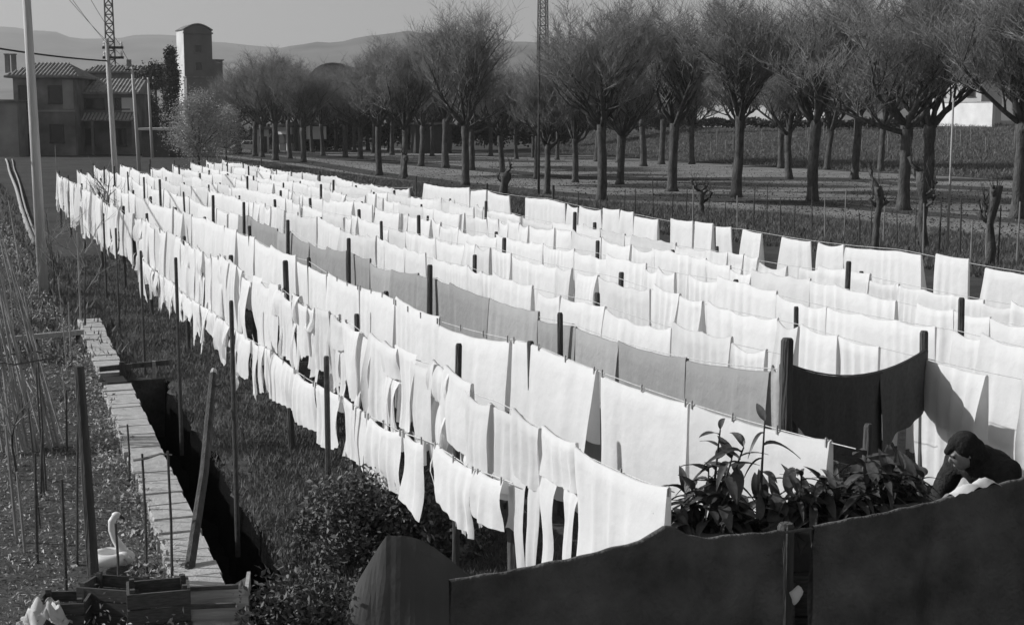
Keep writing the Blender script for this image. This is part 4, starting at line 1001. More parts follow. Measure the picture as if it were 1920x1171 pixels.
# broad-leaved potted plants
lm = MB(); nl = 7; rows = []
for i in range(nl+1):
    f = i/nl; w = 0.5*math.sin(math.pi*min(1, f**0.8*0.97+0.02))**0.8*0.32; dz = -0.5*f*f
    rows.append([(-w, f, dz+0.10*w), (-w*0.5, f, dz+0.03*w), (0, f, dz-0.02), (w*0.5, f, dz+0.03*w), (w, f, dz+0.10*w)])
lm.grid(rows); LEAF = lm.mesh('leaf', M_bigleaf, True)
lm2 = MB().grid([[(x*0.75, y, z*2.2-0.0) for x, y, z in r] for r in rows]); LEAF2 = lm2.mesh('leaf', M_bigleaf, True)
def potted(px, py, Y, stems, leaf_len, nleaf, label, seed, pot_r=0.17, spread=0.25, extra=0):
    """stems: heights above the pot; px,py locate the pot rim centre"""
    rg = random.Random(seed); p = at_depth(px, py, Y); t = thing('potted_plant', label, 'plant', (p.x, Y, TER), 0, 'potted plants behind the black blankets')
    ph = max(0.22, min(0.34, 0.3)); tall = max(0.0, p.z - TER - ph)
    if tall > 0.08:                         # stood on an upturned crate
        st = MB()
        for k in range(3): st.box((0, 0, tall*(k+0.5)/3), (0.42, 0.36, tall/3-0.015))
        for sx in (-0.19, 0.19): st.box((sx, -0.185, tall/2), (0.04, 0.02, tall))
        st.build('crate_stand', M_wood, t)
    z0 = tall
    MB().lathe([(0, 0), (pot_r*0.7, 0), (pot_r*0.95, ph*0.85), (pot_r*1.08, ph*0.86), (pot_r*1.08, ph), (pot_r*0.93, ph), (pot_r*0.9, ph-0.05), (0, ph-0.05)], 16, (0, 0, z0)).build('pot', M_pot, t, True)
    zs = z0+ph-0.06
    stems = list(stems) + [(0.26*math.cos(a_)*rg.uniform(0.5, 1.1), 0.16*math.sin(a_), rg.uniform(0.10, 0.30)) for a_ in [6.28*k/max(1, extra)+0.3 for k in range(extra)]]
    for (dx, dy, h) in stems:
        n = 7; pts = [(dx*0.3*(1-(i/n)) + dx*(i/n)**1.2, dy*(i/n)**1.2, zs+h*i/n) for i in range(n+1)]
        MB().tube(pts, [0.013-0.008*i/n for i in range(n+1)], 6).build('stem', M_stem, t, True)
        for k in range(nleaf):
            f = 1-(k/nleaf)**1.1*0.8 if k else 1.0; fi = f*n; i = min(n-1, int(fi)); q = Vector(pts[i]).lerp(Vector(pts[i+1]), fi-i)
            a = k*2.4+rg.uniform(-0.3, 0.3); el = R(rg.uniform(30, 75)) if f > 0.93 else R(rg.uniform(-35, 40))
            o = bpy.data.objects.new('leaf', LEAF if rg.random() < 0.6 else LEAF2); COL.objects.link(o); o.parent = t; o.location = q
            o.rotation_euler = (el, rg.uniform(-0.3, 0.3), a); L = leaf_len*rg.uniform(0.75, 1.45); o.scale = (L*1.05, L, L)
    return t
potted(1325, 985, 8.6, [(0.08, 0.05, 0.66), (0.14, -0.05, 0.5), (-0.1, 0.0, 0.3), (0.22, 0.0, 0.56), (0.02, 0.1, 0.4)], 0.17, 13, 'tall potted plant with long leaves, leftmost behind the blanket', 1, extra=10)
potted(1420, 988, 8.65, [(0.03, 0.0, 0.74)], 0.16, 7, 'potted plant with one long bare stem next to the leftmost plant', 2, extra=13)
potted(1500, 975, 8.75, [(0.0, 0.0, 0.36)], 0.16, 12, 'low bushy potted plant above the gap between blankets', 3, extra=12)
potted(1570, 965, 8.85, [(0.0, 0.0, 0.25)], 0.16, 12, 'low potted plant in the middle of the row of plants', 4, extra=12)
potted(1625, 950, 8.95, [(-0.02, 0.0, 0.42)], 0.16, 14, 'potted plant with an upright leafy tip before the sheet end', 5, extra=11)
potted(1672, 932, 9.0, [(0.0, 0.0, 0.26)], 0.14, 11, 'rightmost potted plant beside the stooping person', 16, extra=11)

# stooping person
def person():
    base_p = Vector((3.32, 9.50, TER+0.02)); t = thing('person', 'person in a dark headscarf and dark coat stooping over a white cloth', 'person', base_p, R(40))
    def cap(mb, a, b, ra, rb, n=10):
        a, b = Vector(a), Vector(b); pts = [a.lerp(b, i/4) for i in range(5)]
        mb.tube(pts, [ra+(rb-ra)*i/4 for i in range(5)], n); mb.ell(a, (ra,)*3, 10, 8); mb.ell(b, (rb,)*3, 10, 8)
    # local frame: facing -x, stooped forward
    hipz = 0.86; sp = [(0.22, 0, hipz), (0.10, 0, hipz+0.20), (-0.06, 0, hipz+0.36), (-0.22, 0, hipz+0.45)]; neck = (-0.31, 0, hipz+0.48); head = Vector((-0.40, 0.02, hipz+0.555))
    hm = Matrix.Rotation(R(-26), 3, 'Z') @ Matrix.Rotation(R(-24), 3, 'Y')     # chin tipped down
    b = MB()
    for i in range(3): cap(b, sp[i], sp[i+1], (0.14, 0.13, 0.14)[i], (0.13, 0.14, 0.12)[i])
    cap(b, (sp[3][0], -0.17, sp[3][2]-0.02), (sp[3][0], 0.17, sp[3][2]-0.02), 0.06, 0.06)
    cap(b, sp[3], tuple(head), 0.055, 0.05)
    b.ell(head, (0.098, 0.075, 0.115), 20, 16, hm)
    face = lambda x, y, z: tuple(head + hm @ Vector((x, y, z)))
    b.ell(face(-0.040, 0, -0.058), (0.046, 0.048, 0.054), 12, 10, hm)            # jaw
    b.ell(face(-0.100, 0, -0.014), (0.018, 0.010, 0.024), 10, 8, hm)            # nose
    b.ell(face(-0.085, 0, 0.03), (0.02, 0.055, 0.014), 10, 8, hm)               # brow
    b.ell(face(-0.080, 0, -0.062), (0.012, 0.022, 0.010), 10, 8, hm)             # lips
    for s in (-1, 1): b.ell(face(0.012, s*0.075, -0.01), (0.022, 0.012, 0.034), 8, 8, hm)
    for s in (-1, 1):
        sh = (sp[3][0]+0.02, s*0.18, sp[3][2]-0.04); elb = (-0.28, s*0.26, hipz+0.15); wr = (-0.50, s*0.13, hipz+0.12)
        cap(b, sh, elb, 0.048, 0.04); cap(b, elb, wr, 0.04, 0.027)
        hd = Vector(wr) + Vector((-0.05, -s*0.02, -0.01)); b.ell(hd, (0.05, 0.036, 0.018), 10, 8)
        for k in range(4):
            f0 = hd + Vector((-0.035, (k-1.5)*0.018, 0.0)); L = (0.034, 0.04, 0.037, 0.028)[k]
            f1 = f0 + Vector((-L, 0, -0.008)); cap(b, f0, f1, 0.0085, 0.008, 6); cap(b, f1, f1+Vector((-L*0.45, 0, -L*0.6)), 0.008, 0.007, 6)
        th0 = hd + Vector((0.0, -s*0.034, 0)); cap(b, th0, th0+Vector((-0.035, -s*0.02, -0.012)), 0.011, 0.009, 6)
        hp = (0.21, s*0.09, hipz-0.02); kn = (0.13, s*0.10, 0.47); an = (0.15, s*0.10, 0.085)
        cap(b, hp, kn, 0.085, 0.055); cap(b, kn, an, 0.055, 0.038); b.ell((0.09, s*0.10, 0.045), (0.12, 0.045, 0.045), 12, 8)
    body = b.build('body', M_skin, t, True)
    md = body.modifiers.new('remesh', 'REMESH'); md.mode = 'VOXEL'; md.voxel_size = 0.005; md.use_smooth_shade = True
    sm = body.modifiers.new('smooth', 'SMOOTH'); sm.factor = 0.5; sm.iterations = 3
    for s in (-1, 1):
        MB().ell(face(-0.083, s*0.03, 0.008), (0.009, 0.012, 0.009), 8, 6, hm).build('eye', M_hair, body, True)
    c = MB()
    for i in range(3): cap(c, sp[i], sp[i+1], (0.165, 0.16, 0.165)[i], (0.16, 0.165, 0.14)[i], 14)
    cap(c, (sp[3][0]+0.03, -0.19, sp[3][2]-0.03), (sp[3][0]+0.03, 0.19, sp[3][2]-0.03), 0.098, 0.098)
    cap(c, (0.22, 0, hipz), (0.20, 0, 0.42), 0.18, 0.22, 16)
    for s in (-1, 1):
        sh = (sp[3][0]+0.03, s*0.20, sp[3][2]-0.04); elb = (-0.28, s*0.27, hipz+0.16); wr = (-0.455, s*0.16, hipz+0.122)
        cap(c, sh, elb, 0.085, 0.068); cap(c, elb, wr, 0.066, 0.05)
    cap(c, (sp[3][0]-0.02, 0, sp[3][2]+0.02), (-0.32, 0, hipz+0.475), 0.085, 0.072)
    coat = c.build('coat', M_coat, t, True)
    md = coat.modifiers.new('remesh', 'REMESH'); md.mode = 'VOXEL'; md.voxel_size = 0.012; md.use_smooth_shade = True
    sm = coat.modifiers.new('smooth', 'SMOOTH'); sm.factor = 0.5; sm.iterations = 5
    tx = bpy.data.textures.new('coat_folds', 'CLOUDS'); tx.noise_scale = 0.09
    dm = coat.modifiers.new('folds', 'DISPLACE'); dm.texture = tx; dm.strength = 0.02; dm.mid_level = 0.5
    h = MB(); hv = lambda x, y, z: head + hm @ Vector((x, y, z))
    h.ell(hv(0.025, 0, 0.03), (0.108, 0.092, 0.108), 18, 14, hm); h.ell(hv(0.06, 0, -0.04), (0.078, 0.088, 0.105), 16, 12, hm)
    cap(h, hv(-0.02, 0, 0.07), hv(-0.098, 0, 0.055), 0.06, 0.026); cap(h, hv(0.08, 0, -0.02), hv(0.12, 0, -0.12), 0.08, 0.06)
    for s in (-1, 1): cap(h, hv(0.02, s*0.078, 0.02), hv(0.005, s*0.05, -0.11), 0.022, 0.016)
    hair = h.build('headscarf', M_hair, t, True)
    md = hair.modifiers.new('remesh', 'REMESH'); md.mode = 'VOXEL'; md.voxel_size = 0.008; md.use_smooth_shade = True
    tx = bpy.data.textures.new('hair_locks', 'CLOUDS'); tx.noise_scale = 0.035
    dm = hair.modifiers.new('locks', 'DISPLACE'); dm.texture = tx; dm.strength = 0.003; dm.mid_level = 0.5
    # the white cloth in the hands, laid over the blanket line
    M = t.matrix_basis.copy(); return t
PERSON = person()
rows = []; u0, u1 = on_line(1786), on_line(1874)
for i in range(9):
    f = i/8; r = []
    for j in range(13):
        u = u0+(u1-u0)*j/12; p = FA.lerp(FB, u); g = j/12
        d = FNRM*(-0.022+0.13*f); hgt = topz(u) + 0.012 + 0.05*math.sin(math.pi*g**1.5)**0.8*math.exp(-((f-0.35)/0.4)**2) - 0.10*max(0, f-0.6) + 0.012*math.sin(g*17+f*5)
        r.append((p.x+d.x, p.y+d.y, hgt))
    rows.append(r)
tag(MB().grid(rows).build('white_cloth', M_white, None, True), 'bunched white cloth on the blanket line under the stooping person', 'cloth')

# ------------------------------------------------------------------ left side: slab kerb, ditch fittings, canes, stakes, crates
def slabs():
    t = thing('slab_kerb', 'strip of pale stone slabs along the dark ditch', 'kerb', (0, 0, 0)); rg = random.Random(12)
    tt = 10.2
    KW = 0.40
    def edge(t_): return oL(t_)
    while tt < 29.4:
        L = rg.choice((0.18, 0.24, 0.30, 0.42, 0.55)); L2 = L-0.016
        if not (22.35 < tt+L/2 < 23.5):
            w = KW + rg.uniform(-0.03, 0.03); z = 0.13+rg.uniform(-0.012, 0.012); a, b = edge(tt), edge(tt+L2); dr = rg.uniform(-0.015, 0.015)
            c = [OT(a-w+dr, tt), OT(a+0.03+dr, tt), OT(b+0.03+dr, tt+L2), OT(b-w+rg.uniform(-0.02, 0.02), tt+L2)]
            mb = MB(); bz = 0.01
            ins = 0.008; cen = (c[0]+c[1]+c[2]+c[3])/4
            mb.v = [(p.x, p.y, 0.005) for p in c] + [(p.x, p.y, z-bz) for p in c] + [tuple((p+(cen-p).normalized()*ins)[:2]) + (z+rg.uniform(-0.004, 0.004),) for p in c]
            mb.f = [(0, 1, 5, 4), (1, 2, 6, 5), (2, 3, 7, 6), (3, 0, 4, 7), (4, 5, 9, 8), (5, 6, 10, 9), (6, 7, 11, 10), (7, 4, 8, 11), (8, 9, 10, 11)]
            mb.build('slab', M_slab, t)
        tt += L
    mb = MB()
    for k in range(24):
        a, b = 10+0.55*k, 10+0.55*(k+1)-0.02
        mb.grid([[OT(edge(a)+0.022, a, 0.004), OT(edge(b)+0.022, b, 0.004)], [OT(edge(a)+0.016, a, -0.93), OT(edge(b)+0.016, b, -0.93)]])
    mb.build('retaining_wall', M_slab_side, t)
slabs()
def sluice():
    p = OT(oL(22.9), 22.9); t = thing('sluice_gate', 'dark sluice gap with a cross beam breaking the slab strip', 'sluice', (p.x, p.y, 0), -ROW_AZ*0)
    a = ROW_AZ
    def L(o, s, z): return (o*NX+s*UX, o*NY+s*UY, z)
    MB().bar(L(-0.34, -0.3, 0.03), L(0.06, -0.3, 0.03), 0.06, 0.10).build('sill', M_post, t)
    MB().bar(L(-0.36, 0.45, 0.2), L(0.75, 0.5, 0.24), 0.07, 0.08).build('cross_beam', M_post, t)
    MB().bar(L(0.0, 0.45, -0.3), L(0.0, 0.45, 0.3), 0.08, 0.08).build('upright', M_post, t)
    MB().bar(L(0.5, 0.45, -0.6), L(0.5, 0.45, 0.28), 0.05, 0.05).build('upright', M_palewood, t)
    MB().box(L(-0.16, 0.05, 0.08), (0.30, 0.62, 0.03), -R(21.5)*-1).build('gate_board', M_tyre, t)
sluice()
def canes():
    p = at(118, 800); t = thing('cane_stack', 'sheaf of long dry canes leaned upright at the left', 'canes', (p.x, p.y, 0)); rg = random.Random(31)
    for k in range(26):
        f = k/25; bx = (f-0.45)*0.72+rg.uniform(-0.05, 0.05); by = -1.6+rg.uniform(-0.15, 0.25)+f*0.3; h = rg.uniform(2.2, 3.7)
        tx, ty = bx*0.45-0.72+rg.uniform(-0.10, 0.10), by+rg.uniform(0.5, 0.9)
        pts = [Vector((bx, by, 0)).lerp(Vector((tx, ty, h)), i/6) + Vector((0.05*math.sin(i*0.5+k), 0, 0)) for i in range(7)]
        MB().tube(pts, [rg.uniform(0.012, 0.02)*(1-0.08*i) for i in range(7)], 6).build('cane', M_cane if rg.random() < 0.75 else M_palewood, t)
    MB().tube([(-0.55, -1.25, 1.15), (-0.1, -1.45, 1.12), (0.35, -1.1, 1.16), (-0.1, -0.85, 1.2), (-0.55, -1.25, 1.15)], 0.012, 5).build('binding_cord', M_cord, t)
canes()
tp = at(172, 1110)
tag(MB().tube([(0.03, 0, -0.2), (0, 0, 1.0), (-0.03, 0, 2.05)], [0.055, 0.05, 0.045], 8).build('garden_post', M_post, None, False, tp), 'dark upright post in front of the white swan ring', 'post')
# leaning post with a pale cut top
lp0, lp1 = at(345, 1108), at_depth(400, 700, 14.6)
lt = thing('leaning_post', 'dark leaning post with a pale cut top, right of the slabs', 'post', lp0)
d_ = lp1-lp0
MB().tube([(0, 0, -0.1), tuple(d_*0.5+Vector((0.04, 0, 0))), tuple(d_)], [0.05, 0.045, 0.04], 8).build('shaft', M_post, lt)
MB().tube([tuple(d_*0.995), tuple(d_*1.02)], [0.042, 0.03], 8).build('cut_top', M_slab, lt)
MB().tube([tuple(d_*0.93), tuple(d_*0.93+Vector((0.10, 0, 0.03)))], 0.012, 5).build('hook', M_iron, lt)
# rods with a thorny cross twig
for (px, y0, y1, lab) in [(275, 850, 1085, 'thin rod with a cross twig standing in front of the slabs'), (323, 845, 1104, 'thin rod crossing the slabs beside the leaning post'), (243, 795, 905, 'short thin rod at the left edge of the slabs'), (222, 980, 1118, 'thin rod just right of the white swan neck'), (272, 560, 700, 'thin rod beside the sluice beam')]:
    b = at(px, y1); h = at_depth(px, y0, b.y).z
    tag(MB().tube([(0, 0, -0.1), (0.01, 0, h*0.5), (0, 0, h)], [0.014, 0.012, 0.011], 6).build('garden_rod', M_iron, None, False, b), lab, 'rod', 'thin garden rods')
cb0 = at_depth(250, 862, at(275, 1085).y)
tag(MB().tube([cb0, at_depth(275, 858, cb0.y), at_depth(300, 850, cb0.y), at_depth(322, 852, cb0.y+0.05)], [0.012, 0.014, 0.01, 0.006], 5).build('cross_twig', M_twig), 'thorny twig tied across the thin rods', 'twig')
# pale timber rail
r0, r1 = at(-30, 640, 0.25), at(156, 622, 0.25)
rl = thing('timber_rail', 'pale horizontal rail behind the cane sheaf', 'rail', (r0.x, r0.y, 0))
MB().bar((0, 0, 0.25), (r1.x-r0.x, r1.y-r0.y, 0.25), 0.07, 0.09).build('beam', M_palewood, rl)
for f in (0.08, 0.5, 0.93): MB().box(((r1.x-r0.x)*f, (r1.y-r0.y)*f+0.06, 0.11), (0.07, 0.05, 0.24)).build('leg', M_post, rl)
# pale knotted string
k0, k1 = at(-12, 600, 0.9), at(78, 765, 0.1)
st = thing('knotted_string', 'pale knotted string slanting down at the left edge', 'string', (0, 0, 0))
MB().tube([k0.lerp(k1, i/8)-Vector((0, 0, 0.03*math.sin(math.pi*i/8))) for i in range(9)], 0.008, 5).build('string', M_palewood, st)
for f in (0.62, 0.83): MB().ell(k0.lerp(k1, f)-Vector((0, 0, 0.02)), (0.035, 0.03, 0.03), 8, 6).build('knot', M_slab, st, True)
p_ = k0; tag(MB().tube([(0, 0, -0.1), (0, 0, 1.0)], 0.02, 6).build('garden_stake', M_post, None, False, (p_.x, p_.y, 0)), 'stake holding the upper end of the knotted string', 'stake')
# long pale pipes at the far left
for i, (a, b) in enumerate((((11, 300), (64, 462)), ((22, 300), (72, 470)))):
    A, B = at(*a), at(*b); A.z = B.z = 0.08
    tag(MB().tube([A.lerp(B, k/10)+Vector((0.04*math.sin(k*1.3+i), 0, 0.02*math.sin(k*2))) for k in range(11)], 0.09 if i == 0 else 0.05, 6).build('ground_pipe', M_palewood, None, True), ('left', 'right')[i] + ' of two pale pipes running along the ground to the villa', 'pipe', 'pale ground pipes')

# swan-shaped ring
def swan():
    p = at(207, 1068); t = thing('swan_ring', 'white swan-shaped ring with raised neck lying in the garden bed', 'swan', (p.x, p.y, 0.03), R(0)); t.scale = (0.8,)*3
    mb = MB(); nu, nv = 28, 12; Rr, r = 0.165, 0.072; k0 = 0
    for i in range(nu):
        a = 2*math.pi*i/nu
        for j in range(nv):
            b = 2*math.pi*j/nv; rr = Rr+r*math.cos(b); mb.v.append((rr*math.cos(a), rr*math.sin(a), 0.12+r*math.sin(b)))
    for i in range(nu):
        for j in range(nv): mb.f.append((i*nv+j, ((i+1) % nu)*nv+j, ((i+1) % nu)*nv+(j+1) % nv, i*nv+(j+1) % nv))
    mb.build('ring', M_white_enam, t, True)
    MB().ell((0.19, -0.02, 0.13), (0.11, 0.09, 0.09), 14, 10).build('breast', M_white_enam, t, True)
    neck = [(0.17, 0, 0.15), (0.13, 0, 0.24), (0.07, 0, 0.34), (0.035, 0, 0.45), (0.04, 0, 0.55), (0.075, 0, 0.61)]
    MB().tube(neck, [0.07, 0.055, 0.045, 0.042, 0.045, 0.035], 12).build('neck', M_white_enam, t, True)
    hd = MB().ell((0.095, 0, 0.625), (0.055, 0.04, 0.04), 12, 10).build('head', M_white_enam, t, True)
    MB().tube([(0.13, 0, 0.62), (0.17, 0, 0.59), (0.19, 0, 0.57)], [0.024, 0.016, 0.005], 8).build('beak', M_shutter, hd, True)
swan()
# old crates at the bottom
def crate(c, w, d, h, rz, label, m=M_wood, tilt=0.0, tip=0.3):
    t = thing('wooden_crate', label, 'crate', c, rz, 'old wooden crates at the bottom left'); t.rotation_euler = (tilt, 0, rz)
    nb = 3; th = 0.022
    for k in range(nb):
        z = h*(k+0.5)/nb
        for s in (-1, 1):
            MB().box((0, s*(d/2-th/2), z), (w-0.006, th, h/nb-0.012)).build('board', m, t)
            MB().box((s*(w/2-th/2), 0, z), (th, d-2*th-0.004, h/nb-0.012)).build('board', m, t)
    for sx in (-1, 1):
        for sy in (-1, 1): MB().box((sx*(w/2-0.045), sy*(d/2-0.045), h/2), (0.04, 0.04, h+0.05)).build('corner_post', m, t)
    for k in range(4): MB().box((0, (k-1.5)*d/4.3, 0.012), (w-0.06, d/4.7, 0.02)).build('base_board', m, t)
    return t
cr = at(225, 1160); crate((cr.x, cr.y-0.1, 0.02), 0.52, 0.36, 0.34, R(-12), 'old wooden crate at the bottom left beside the white rag')
cr = at(305, 1180); crate((cr.x, cr.y-0.1, 0.02), 0.50, 0.36, 0.40, R(16), 'old wooden crate turned to the right, below the leaning post')
cr = at(130, 1180); crate((cr.x, cr.y-0.1, 0.02), 0.40, 0.34, 0.30, R(4), 'old dark wooden crate at the bottom left edge')
def boat_trough():
    p = at(400, 1176); t = thing('wash_trough', 'low wooden trough with a raised pale end at the foot of the slabs', 'trough', (p.x, p.y, 0.0), R(8))
    rows = []
    for i in range(9):
        f = i/8; x = -0.28+0.56*f; e = 0.10*max(0, f-0.7)/0.3
        rows.append([(x, -0.22, 0.26+e), (x, -0.2, 0.10), (x, -0.1, 0.06), (x, 0.1, 0.06), (x, 0.2, 0.10), (x, 0.22, 0.26+e)])
    MB().grid(rows).build('tray', M_palewood, t)
    MB().bar((-0.3, -0.23, 0.27), (0.2, -0.23, 0.27), 0.035, 0.035).build('rim', M_wood, t); MB().bar((-0.3, 0.23, 0.27), (0.2, 0.23, 0.27), 0.035, 0.035).build('rim', M_wood, t)
    MB().box((0.29, 0, 0.25), (0.03, 0.44, 0.30)).build('end_board', M_palewood, t)
    for x in (-0.2, 0.2): MB().box((x, 0, 0.03), (0.05, 0.4, 0.06)).build('foot', M_wood, t)
boat_trough()
def rag(px, py, Y, s, label, seed):
    rg = random.Random(seed); c = at_depth(px, py, Y); mb = MB(); n = 18; rows = []
    lumps = [(rg.uniform(-0.3, 0.3), rg.uniform(-0.3, 0.3), rg.uniform(0.3, 0.6), rg.uniform(0.12, 0.2)) for _ in range(6)]
    for i in range(n+1):
        r = []
        for j in range(n+1):
            u, v = i/n-0.5, j/n-0.5
            h = max(l[2]*math.exp(-((u-l[0])**2+(v-l[1])**2)/(2*l[3]**2)) for l in lumps)
            h += 0.10*math.sin(u*19+v*7+seed)*math.sin(v*23-u*9) + 0.05*rg.random()
            r.append((s*(u*1.1+0.08*math.sin(v*14+seed)), s*(v*0.8+0.07*math.sin(u*17)), s*h*1.1))
        rows.append(r)
    o = mb.grid(rows).build('rag', M_cream, None, True, (c.x, c.y, max(0.03, c.z-s*0.4))); tag(o, label, 'rag')
rag(86, 1140, 11.0, 0.34, 'crumpled white rag draped at the bottom left corner', 3)
rag(632, 1158, 11.5, 0.16, 'small white rag on the grass beside the dark canvas', 5)
# dark tarpaulin propped to a point
def tarpaulin():
    Y = 11.2; top = [at_depth(x, y, Y) for x, y in ((636, 1182), (652, 1147), (665, 1099), (694, 1050), (723, 1004), (752, 1003), (781, 1008), (812, 1024), (842, 1046), (880, 1080))]
    org = Vector(((top[0].x+top[-1].x)/2, Y, 0)); tx = [q.x for q in top]; tz = [q.z for q in top]; rows = []
    xs = np.linspace(tx[0], tx[-1], 28)
    for k, (dy, f) in enumerate(((-0.24, 0.0), (-0.17, 0.3), (-0.10, 0.62), (-0.03, 0.9), (0.0, 1.0), (0.04, 0.97), (0.22, 0.5), (0.42, 0.0))):
        rows.append([(x-org.x, dy + 0.005*math.sin(i*0.7+k*0.8)*(1-f) + 0.002*math.sin(i*1.9), max(0.01, float(np.interp(x, tx, tz))*f)) for i, x in enumerate(xs)])
    t = thing('tarpaulin', 'flat dark tarpaulin propped to a blunt point, left of the black blanket', 'tarpaulin', org)
    MB().grid(rows).build('sheet', M_tarp, t)
    for px in (728, 778): p = at_depth(px, 1012, Y) - org; MB().tube([(p.x, 0.03, 0), (p.x, 0.02, p.z-0.02)], 0.02, 6).build('prop', M_post, t)
tarpaulin()

# leafy bush and small garden trees
def bush(px, py, z, rx, h, n, label, seed, size=0.06, m=M_shrub):
    nr = np.random.default_rng(seed); c = at(px, py, z); t = thing('leafy_bush', label, 'bush', (c.x, c.y, 0))
    nc = 46; a = nr.uniform(0, 6.283, nc); f = np.sqrt(nr.uniform(0.05, 1, nc)); zc = h*nr.uniform(0.15, 1, nc)
    C = np.stack([rx*f*np.cos(a)*(1.15-0.5*zc/h), rx*0.8*f*np.sin(a)*(1.15-0.5*zc/h), zc], 1)
    P = C[nr.integers(0, nc, n)] + nr.normal(size=(n, 3))*0.10; P[:, 2] = np.maximum(P[:, 2], 0.03)
    V, F = leaf_cloud(nr, P, size, 0.4, 0.5); obj_from('foliage', np_mesh('foliage', V, F, m), t)
    V, F = tri_tubes([((c_[0]*0.15, c_[1]*0.15, 0), tuple(c_), 0.014, 0.005) for c_ in C], 4); obj_from('stems', np_mesh('stems', V, F, M_twig), t)
bush(690, 985, 0.3, 0.66, 0.66, 7500, 'leafy bush on the grass below the hanging garments', 61)
bush(790, 985, 0.3, 0.5, 0.6, 4500, 'lower leafy bush between the bigger bush and the near posts', 63)
bush(560, 1150, 0.1, 0.5, 0.3, 2500, 'low weedy clump at the bottom of the grass', 62)
def bare_small(px, py, h, label, seed, r=0.03, m=M_twig, nb=7, bend=0.3):
    rg = random.Random(seed); p = at(px, py); t = thing('small_bare_tree', label, 'tree', p); pts = [(bend*math.sin(i*0.6+seed)*0.25*i/6, 0.05*math.sin(i), h*0.65*i/6) for i in range(7)]
    MB().tube(pts, [r*(1-0.1*i) for i in range(7)], 7).build('trunk', M_bark, t, True)
    seg = []
    def br(q, d, L, rr, lev):
        for i in range(3):
            d = (d+Vector((rg.gauss(0, 0.25), rg.gauss(0, 0.25), 0.12+rg.gauss(0, 0.15)))).normalized(); e = q+d*L/3; seg.append((tuple(q), tuple(e), rr, rr*0.8)); q = e; rr *= 0.8
            if lev < 2:
                a = rg.uniform(0, 6.28); br(q, (d+Vector((math.cos(a), math.sin(a), 0.3))*0.9).normalized(), L*0.6, rr*0.7, lev+1)
    for k in range(nb):
        i = rg.randint(3, 6); a = rg.uniform(0, 6.28); br(Vector(pts[i]), Vector((math.cos(a), math.sin(a), 0.8)).normalized(), h*0.32, r*0.5, 0)
    V, F = tri_tubes(seg, 4); obj_from('branches', np_mesh('branches', V, F, m), t)
bare_small(204, 470, 2.6, 'twisted bare tree in front of the far laundry', 4, 0.07, nb=11)
bare_small(160, 622, 2.4, 'thin bare sapling by the end of the slab strip', 5, 0.025, M_cane, 6)
bare_small(100, 560, 2.0, 'bare garden sapling beside the tall pale pole', 6, 0.025, M_cane, 6)
bare_small(60, 700, 1.9, 'bare garden sapling left of the cane sheaf', 9, 0.022, M_cane, 6)
bare_small(30, 900, 1.2, 'bare twiggy bush in the garden at the left edge', 10, 0.02, M_cane, 7)
rg = random.Random(77)
for k in range(22):
    f = k/33; px = rg.uniform(5, 165); py = rg.uniform(430, 1150)
    if px > 100+(py-430)*0.2: px *= 0.6
    stake(px, py, rg.uniform(0.7, 1.7), 'thin stake standing in the weedy garden left of the slabs', 'garden stakes', rg.uniform(0.010, 0.018), M_cane if rg.random() < 0.5 else M_iron, (rg.uniform(-0.1, 0.1), rg.uniform(-0.08, 0.08)), 'garden_stake')
for (px, py, h, lab) in [(152, 612, 1.9, 'slim stake at the far end of the slab strip'), (106, 335, 2.3, 'slim stake at the far end of the front washing line')]:
    stake(px, py, h, lab, None, 0.02, M_cane, name='garden_stake')

# ------------------------------------------------------------------ grass, weeds (stuff)
nr = np.random.default_rng(7)
def scatter(n, o0, o1, t0, t1, bias=1.6):
    t = t0+(t1-t0)*nr.uniform(0, 1, n)**bias; o = nr.uniform(0, 1, n)*(o1-o0)+o0
    return o, t
def pos(o, t, z=0.0): return np.stack([o*NX+t*UX, o*NY+t*UY, np.full(len(o), z) if np.isscalar(z) else z], 1)
o_, t_ = scatter(120000, 2.2, 5.2, 8.5, 45, 1.9)
keep = (o_ > 2.06+0.035*(t_-12)+0.60) | (t_ > 23.4); keep &= ~((o_ < 2.06+0.035*(t_-12)+0.05) & (t_ < 29.5))
cl = np.sin(o_*3.1+1)*np.sin(t_*2.3)+np.sin(o_*7.7+t_*1.1)*0.6; keep &= (cl+nr.normal(size=len(o_))*0.7 > -0.7)
V, F = blades(nr, pos(o_[keep], t_[keep]), 0.075, 0.008); tag(obj_from('grass', np_mesh('grass', V, F, M_grass)), 'short grass between the ditch and the first washing line', 'grass', kind='stuff')
o_, t_ = scatter(26000, 5.0, 15.5, 8, 60, 1.6)
V, F = blades(nr, pos(o_, t_), 0.10, 0.014); tag(obj_from('grass', np_mesh('grass', V, F, M_grass)), 'grass under the inner washing lines', 'grass', kind='stuff')
o_, t_ = scatter(140000, -9.0, 2.0, 9.5, 60, 2.1)
keep = o_ < 2.06+0.035*(t_-12)-0.42; o_, t_ = o_[keep], t_[keep]
sw_ = at(207, 1068); so_, st_ = sw_.x*NX+sw_.y*NY, sw_.x*UX+sw_.y*UY; keep = np.hypot(o_-so_, t_-st_+0.18) > 0.42; o_, t_ = o_[keep], t_[keep]
cl = np.sin(o_*2.2+t_*0.5)+np.sin(t_*1.7)*0.8; z = 0.02+np.abs(nr.normal(size=len(o_)))*0.09*np.clip(0.6+cl*0.5, 0.2, 1.6)
V, F = leaf_cloud(nr, pos(o_, t_, z), 0.025+0.0018*t_, 0.3, 0.34); tag(obj_from('weeds', np_mesh('weeds', V, F, M_weed)), 'low weeds and vegetables covering the garden left of the slabs', 'weeds', kind='stuff')
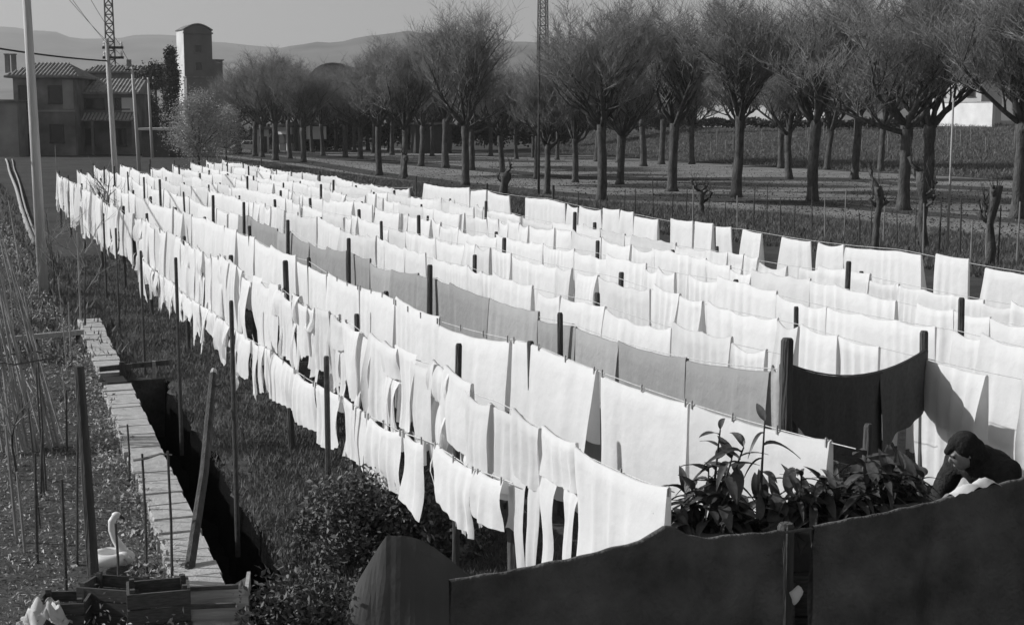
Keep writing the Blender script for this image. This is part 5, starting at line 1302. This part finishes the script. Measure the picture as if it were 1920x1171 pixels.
o_, t_ = scatter(9000, 1.2, 2.1, 10, 30, 1.7); keep = (o_ < 2.06+0.035*(t_-12)-0.36-0.06*np.sin(t_*2.3)) & (o_ > 2.06+0.035*(t_-12)-0.75); o_, t_ = o_[keep], t_[keep]
V, F = leaf_cloud(nr, pos(o_, t_, 0.03+np.abs(nr.normal(size=len(o_)))*0.08), 0.055, 0.4, 0.5); tag(obj_from('weeds', np_mesh('weeds', V, F, M_weed)), 'leafy weeds spilling over the left edge of the slabs', 'weeds', kind='stuff')
o_, t_ = scatter(60000, -30.0, 3.0, 25, 140, 1.4); 
V, F = blades(nr, pos(o_, t_), 0.22, 0.03); tag(obj_from('grass', np_mesh('grass', V, F, M_grass)), 'rough grass in the far left garden', 'grass', kind='stuff')
# rough strip between the last line and the avenue
n = 110000; px = nr.uniform(420, 1930, n); lo = np.interp(px, [q[0] for q in low[::-1]], [q[1] for q in low[::-1]]); py = lo + 3 + nr.uniform(0, 1, n)**1.3*np.interp(px, [420, 900, 1930], [20, 40, 80])
P = np.array([tuple(at(a, b)) for a, b in zip(px, py)])
V, F = blades(nr, P, 0.20, 0.014, 0.5); tag(obj_from('rough_grass', np_mesh('rough_grass', V, F, M_grass)), 'tall rough grass strip between the laundry and the avenue', 'grass', kind='stuff')
n = 50000; px = nr.uniform(1000, 1930, n); k = nr.uniform(0, 1, n); b0 = np.interp(px, [1000, 1100, 1280, 1460, 1600, 1800, 1930], [290, 291, 302, 313, 321, 331, 339])
P = []
for a, kk, bb in zip(px, k, b0):
    b = at(a, bb); Y = b.y+95*kk; P.append((b.x*Y/b.y, Y, field_z(Y, b.y)))
V, F = blades(nr, np.array(P), 0.3, 0.03, 0.6); tag(obj_from('field_grass', np_mesh('field_grass', V, F, M_grass)), 'rough growth on the rising dark field', 'grass', kind='stuff')

n = 22000; px = nr.uniform(440, 1940, n); lo = np.interp(px, [q[0] for q in low[::-1]], [q[1] for q in low[::-1]]); hi = np.interp(px, [q[0] for q in high], [q[1] for q in high]); py = hi + (lo-hi)*nr.uniform(0.05, 1, n)
P = np.array([tuple(at(a, b)) for a, b in zip(px, py)]); P[:, 2] = 0.02
V, F = leaf_cloud(nr, P, 0.09, 0.1, 0.6); tag(obj_from('leaf_litter', np_mesh('leaf_litter', V, F, mat('dead_leaf', 0.09, 0.6, 1.0, 0.9))), 'dead leaves and twigs scattered over the avenue', 'litter', kind='stuff')

# ------------------------------------------------------------------ haze between here and the hills
def haze():
    mb = MB().box((0, 1500, 160), (14000, 14000, 330)); o = mb.build('haze', None)
    m = bpy.data.materials.new('haze_air'); m.use_nodes = True; nd = m.node_tree.nodes
    nd.remove(nd['Principled BSDF']); v = nd.new('ShaderNodeVolumePrincipled')
    v.inputs['Color'].default_value = (0.92, 0.92, 0.92, 1); v.inputs['Density'].default_value = 0.00022; v.inputs['Anisotropy'].default_value = 0.2
    m.node_tree.links.new(v.outputs[0], nd['Material Output'].inputs['Volume'])
    o.data.materials.append(m); tag(o, kind='stuff', label='pale haze in front of the hills', cat='haze')
haze()
